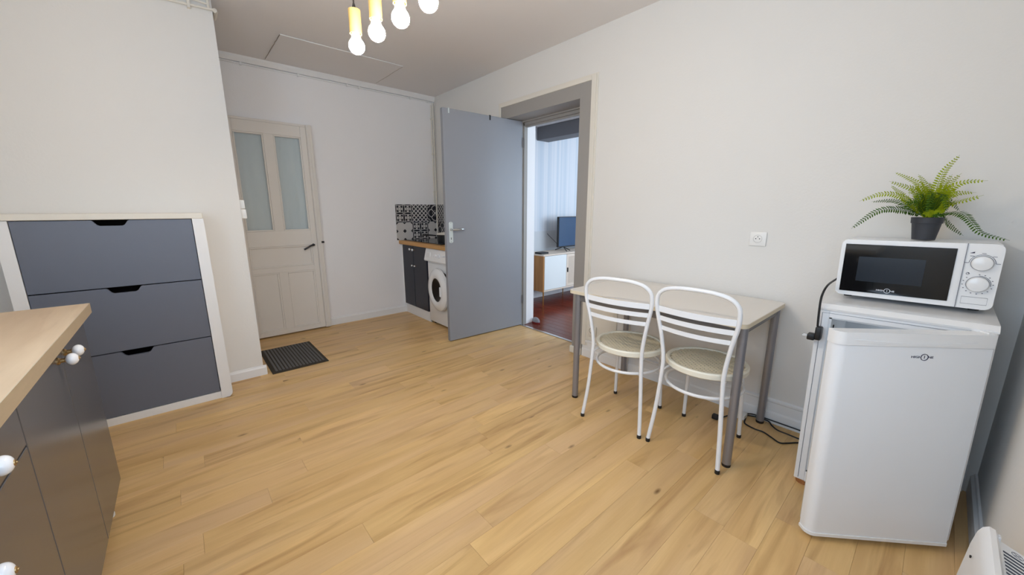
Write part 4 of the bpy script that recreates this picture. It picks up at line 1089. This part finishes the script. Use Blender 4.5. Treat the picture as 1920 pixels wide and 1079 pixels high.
# ================================================================== PANEL HEATER on the front wall
ht = thing('panel_heater', 'white electric panel heater with a slotted top, bottom right corner', 'heater', (0.95, -0.2, 0.08))
HX1, HX0 = 1.40, 0.62
prof = [(-0.258, 0.09), (-0.150, 0.09), (-0.140, 0.11), (-0.146, 0.22), (-0.156, 0.318), (-0.163, 0.424), (-0.168, 0.462), (-0.174, 0.478), (-0.183, 0.486), (-0.193, 0.483), (-0.199, 0.470), (-0.202, 0.460), (-0.243, 0.444), (-0.258, 0.444)]
b_ = B(); prism(b_, prof, lambda u, v, w: (HX0+w, u, v), HX1-HX0); obj('casing', b_, 'whitegloss', ht)
# grille slots on the sloping top, fine bars between dark slots
n = 50
b_ = B()
def gt(y): return 0.460+(y+0.202)/(-0.041)*(-0.016)
p = [(-0.206, gt(-0.206)), (-0.238, gt(-0.238))]
for k in range(n):
    xa = HX1-0.035-k*0.0135
    prism(b_, [(p[0][0], p[0][1]+0.0002), (p[1][0], p[1][1]+0.0002), (p[1][0], p[1][1]+0.0008), (p[0][0], p[0][1]+0.0008)], lambda u, v, w: (xa-w, u, v), 0.006)
obj('vent_slots', b_, 'heaterslot', ht, kind='stuff', smooth=None)
b_ = B(); cy_, cx_ = -0.2295, HX1-0.020
tube(b_, [(cx_+0.009*math.cos(2*PI*k/20), cy_+0.009*math.sin(2*PI*k/20), gt(cy_+0.009*math.sin(2*PI*k/20))+0.0006) for k in range(20)], 0.0006, seg=4, closed=True)
for s in (1, -1): tube(b_, [(cx_-0.006, cy_-0.006*s, gt(cy_-0.006*s)+0.0006), (cx_+0.006, cy_+0.006*s, gt(cy_+0.006*s)+0.0006)], 0.0006, seg=4)
obj('warning_symbol', b_, 'inkgrey', ht)
obj('clip', bx(HX1-0.012, HX1+0.004, -0.203, -0.197, 0.452, 0.474, bev=0.002), 'whiteplastic', ht)
b_ = B(); box(b_, HX1-0.062, HX1-0.057, -0.1640, -0.1600, 0.420, 0.425); obj('screw', b_, 'black', ht)

# ================================================================== PENDANT LAMP
bulbs = [(0.603, 1.575), (0.616, 1.416), (0.633, 1.265), (0.651, 1.117)]
pl = thing('pendant_lamp', 'pendant lamp with a row of four glowing bulbs in pale wooden tubes', 'lamp', (0.626, 1.345, ZC))
b_ = B(); ca = math.atan2(bulbs[3][1]-bulbs[0][1], bulbs[3][0]-bulbs[0][0])
b_ = bx(-0.32, 0.32, -0.03, 0.03, 0, 0.025, bev=0.006, seg=2); bmesh.ops.transform(b_, matrix=Matrix.Translation((0.626, 1.345, ZC-0.0255)) @ Matrix.Rotation(ca, 4, 'Z'), verts=b_.verts)
obj('ceiling_bar', b_, 'lampwood', pl)
for (x, y) in bulbs:
    b_ = B(); tube(b_, [(x, y, 1.992), (x, y, ZC-0.025)], 0.0030, seg=8); cd = obj('cord', b_, 'cord', pl)
    b_ = B(); lathe(b_, [(0.0080, 1.973), (0.0078, 1.976), (0.0035, 1.996), (0, 1.997)], (x, y, 0), 'Z', 14); obj('cord_grip', b_, 'cord', cd)
    b_ = B(); lathe(b_, [(0.0185, 1.8945), (0.0215, 1.8935), (0.0215, 1.974), (0, 1.974), (0, 1.972), (0.0185, 1.972), (0.0185, 1.8945)], (x, y, 0), 'Z', 24); tbw = obj('wooden_tube', b_, 'lampwood', pl)
    b_ = B(); lathe(b_, [(0.0135, 1.915), (0.0145, 1.895), (0.0165, 1.884), (0.0195, 1.874), (0, 1.873)], (x, y, 0), 'Z', 20); bn = obj('bulb_neck', b_, 'bulbneck', pl)
    r = 0.0283; zc = 1.8525
    b_ = B(); lathe(b_, [(0.0196, 1.8735)]+[(r*math.sin(a), zc+r*math.cos(a)*1.0) for a in [R(47+(180-47)*k/12) for k in range(12)]]+[(0, zc-r)], (x, y, 0), 'Z', 24); obj('bulb', b_, 'bulb', pl)

# ================================================================== LIVING ROOM FURNITURE
sb = thing('sideboard', 'low sideboard with white door and rattan door on slim gold legs in the far room', 'sideboard', (4.1, 3.52, 0))
sx0, sx1, sy0, sy1, sz0, sz1 = 3.468, 4.69, 3.335, 3.700, 0.185, 0.672
obj('side_panel', bx(sx0, sx0+0.018, sy0, sy1, sz0, sz1-0.018), 'oakside', sb)
obj('side_panel', bx(sx1-0.018, sx1, sy0, sy1, sz0, sz1-0.018), 'oakside', sb)
obj('top_panel', bx(sx0, sx1, sy0, sy1, sz1-0.018, sz1, bev=0.001), 'paleoak', sb)
obj('bottom_panel', bx(sx0+0.018, sx1-0.018, sy0, sy1, sz0, sz0+0.018), 'paleoak', sb)
obj('back_panel', bx(sx0+0.018, sx1-0.018, sy1-0.01, sy1, sz0+0.018, sz1-0.018), 'paleoak', sb)
obj('door', bx(sx0+0.022, 3.915, sy0-0.001, sy0+0.016, sz0+0.022, sz1-0.022), 'sidewhite', sb, label='plain white door')
for a, c in ((3.92, 4.30), (4.305, 4.668)):
    d_ = obj('rattan_door', bx(a, c, sy0+0.004, sy0+0.014, sz0+0.022, sz1-0.022), 'rattan', sb)
    b_ = B(); w = 0.035
    box(b_, a, a+w, sy0-0.001, sy0+0.016, sz0+0.022, sz1-0.022); box(b_, c-w, c, sy0-0.001, sy0+0.016, sz0+0.022, sz1-0.022)
    box(b_, a+w, c-w, sy0-0.001, sy0+0.016, sz0+0.022, sz0+0.022+w); box(b_, a+w, c-w, sy0-0.001, sy0+0.016, sz1-0.022-w, sz1-0.022)
    obj('door_frame', b_, 'paleoak', d_)
    obj('handle', bx(a+0.012, a+0.024, sy0-0.014, sy0-0.001, 0.405, 0.465), 'black', d_)
for lx, ly in ((sx0+0.02, sy0+0.015), (4.22, sy1-0.05), (sx1-0.03, sy0+0.015), (sx0+0.02, sy1-0.03), (sx1-0.03, sy1-0.03)):
    b_ = B(); lathe(b_, [(0.006, 0.0), (0.010, sz0)], (lx, ly, 0), 'Z', 10); obj('leg', b_, 'goldleg', sb)
tv = thing('television', 'flat screen television on splayed black feet on the sideboard', 'television', (4.25, 3.55, 0.672))
tx0, tx1, tz0, tz1, tY = 3.925, 4.68, 0.725, 1.145, 3.50
obj('housing', bx(tx0, tx1, tY, tY+0.035, tz0, tz1, bev=0.004), 'black', tv)
obj('screen', bx(tx0+0.010, tx1-0.010, tY-0.002, tY+0.001, tz0+0.016, tz1-0.010), 'screen', tv)
for fx in (4.05, 4.55):
    b_ = B(); tube(b_, [(fx-0.06, 3.40, 0.679), (fx, 3.515, 0.73)], 0.006, seg=6); tube(b_, [(fx-0.03, 3.64, 0.679), (fx, 3.515, 0.73)], 0.006, seg=6); tube(b_, [(fx+0.06, 3.44, 0.679), (fx, 3.515, 0.73)], 0.006, seg=6)
    obj('foot', b_, 'black', tv)
b_ = B(); tube(b_, catmull([(3.950, 3.735, 0.905), (4.00, 3.725, 0.86), (4.07, 3.71, 0.80), (4.10, 3.66, 0.75), (4.13, 3.64, 0.80), (4.16, 3.62, 0.85), (4.13, 3.60, 0.76), (4.15, 3.58, 0.70)], 6), 0.003, seg=6)
obj('cable', b_, 'black', tv)
obj('media_box', bx(3.49, 3.63, 3.40, 3.52, 0.6725, 0.695, bev=0.003), 'black', label='flat black box on the left end of the sideboard', cat='box')
sl = thing('slipper', 'grey slipper with a red sole edge on the red floor just inside the doorway', 'slipper', (2.84, 2.84, 0))
b_ = B()
for zs, m_, nm, sc_ in ((0.0, 'red', 'sole', 1.0), (0.014, 'slipper', 'upper', 0.95)):
    b_ = B(); rings = []
    prof = [(0, 1.0), (0.012, 1.0)] if nm == 'sole' else [(0, 1.0), (0.02, 0.95), (0.038, 0.72), (0.048, 0.35), (0.050, 0.05)]
    n = 20
    for h, s in prof:
        rings.append([b_.verts.new((2.878+0.028*sc_*s*math.sin(2*PI*k/n), 2.872+0.062*sc_*s*math.cos(2*PI*k/n)*(1 if math.cos(2*PI*k/n) < 0 else 0.9), zs+h+0.001)) for k in range(n)])
    for a, c in zip(rings, rings[1:]):
        for k in range(n): b_.faces.new((a[k], a[(k+1) % n], c[(k+1) % n], c[k]))
    b_.faces.new(rings[0]); b_.faces.new(rings[-1])
    obj(nm, b_, m_, sl)
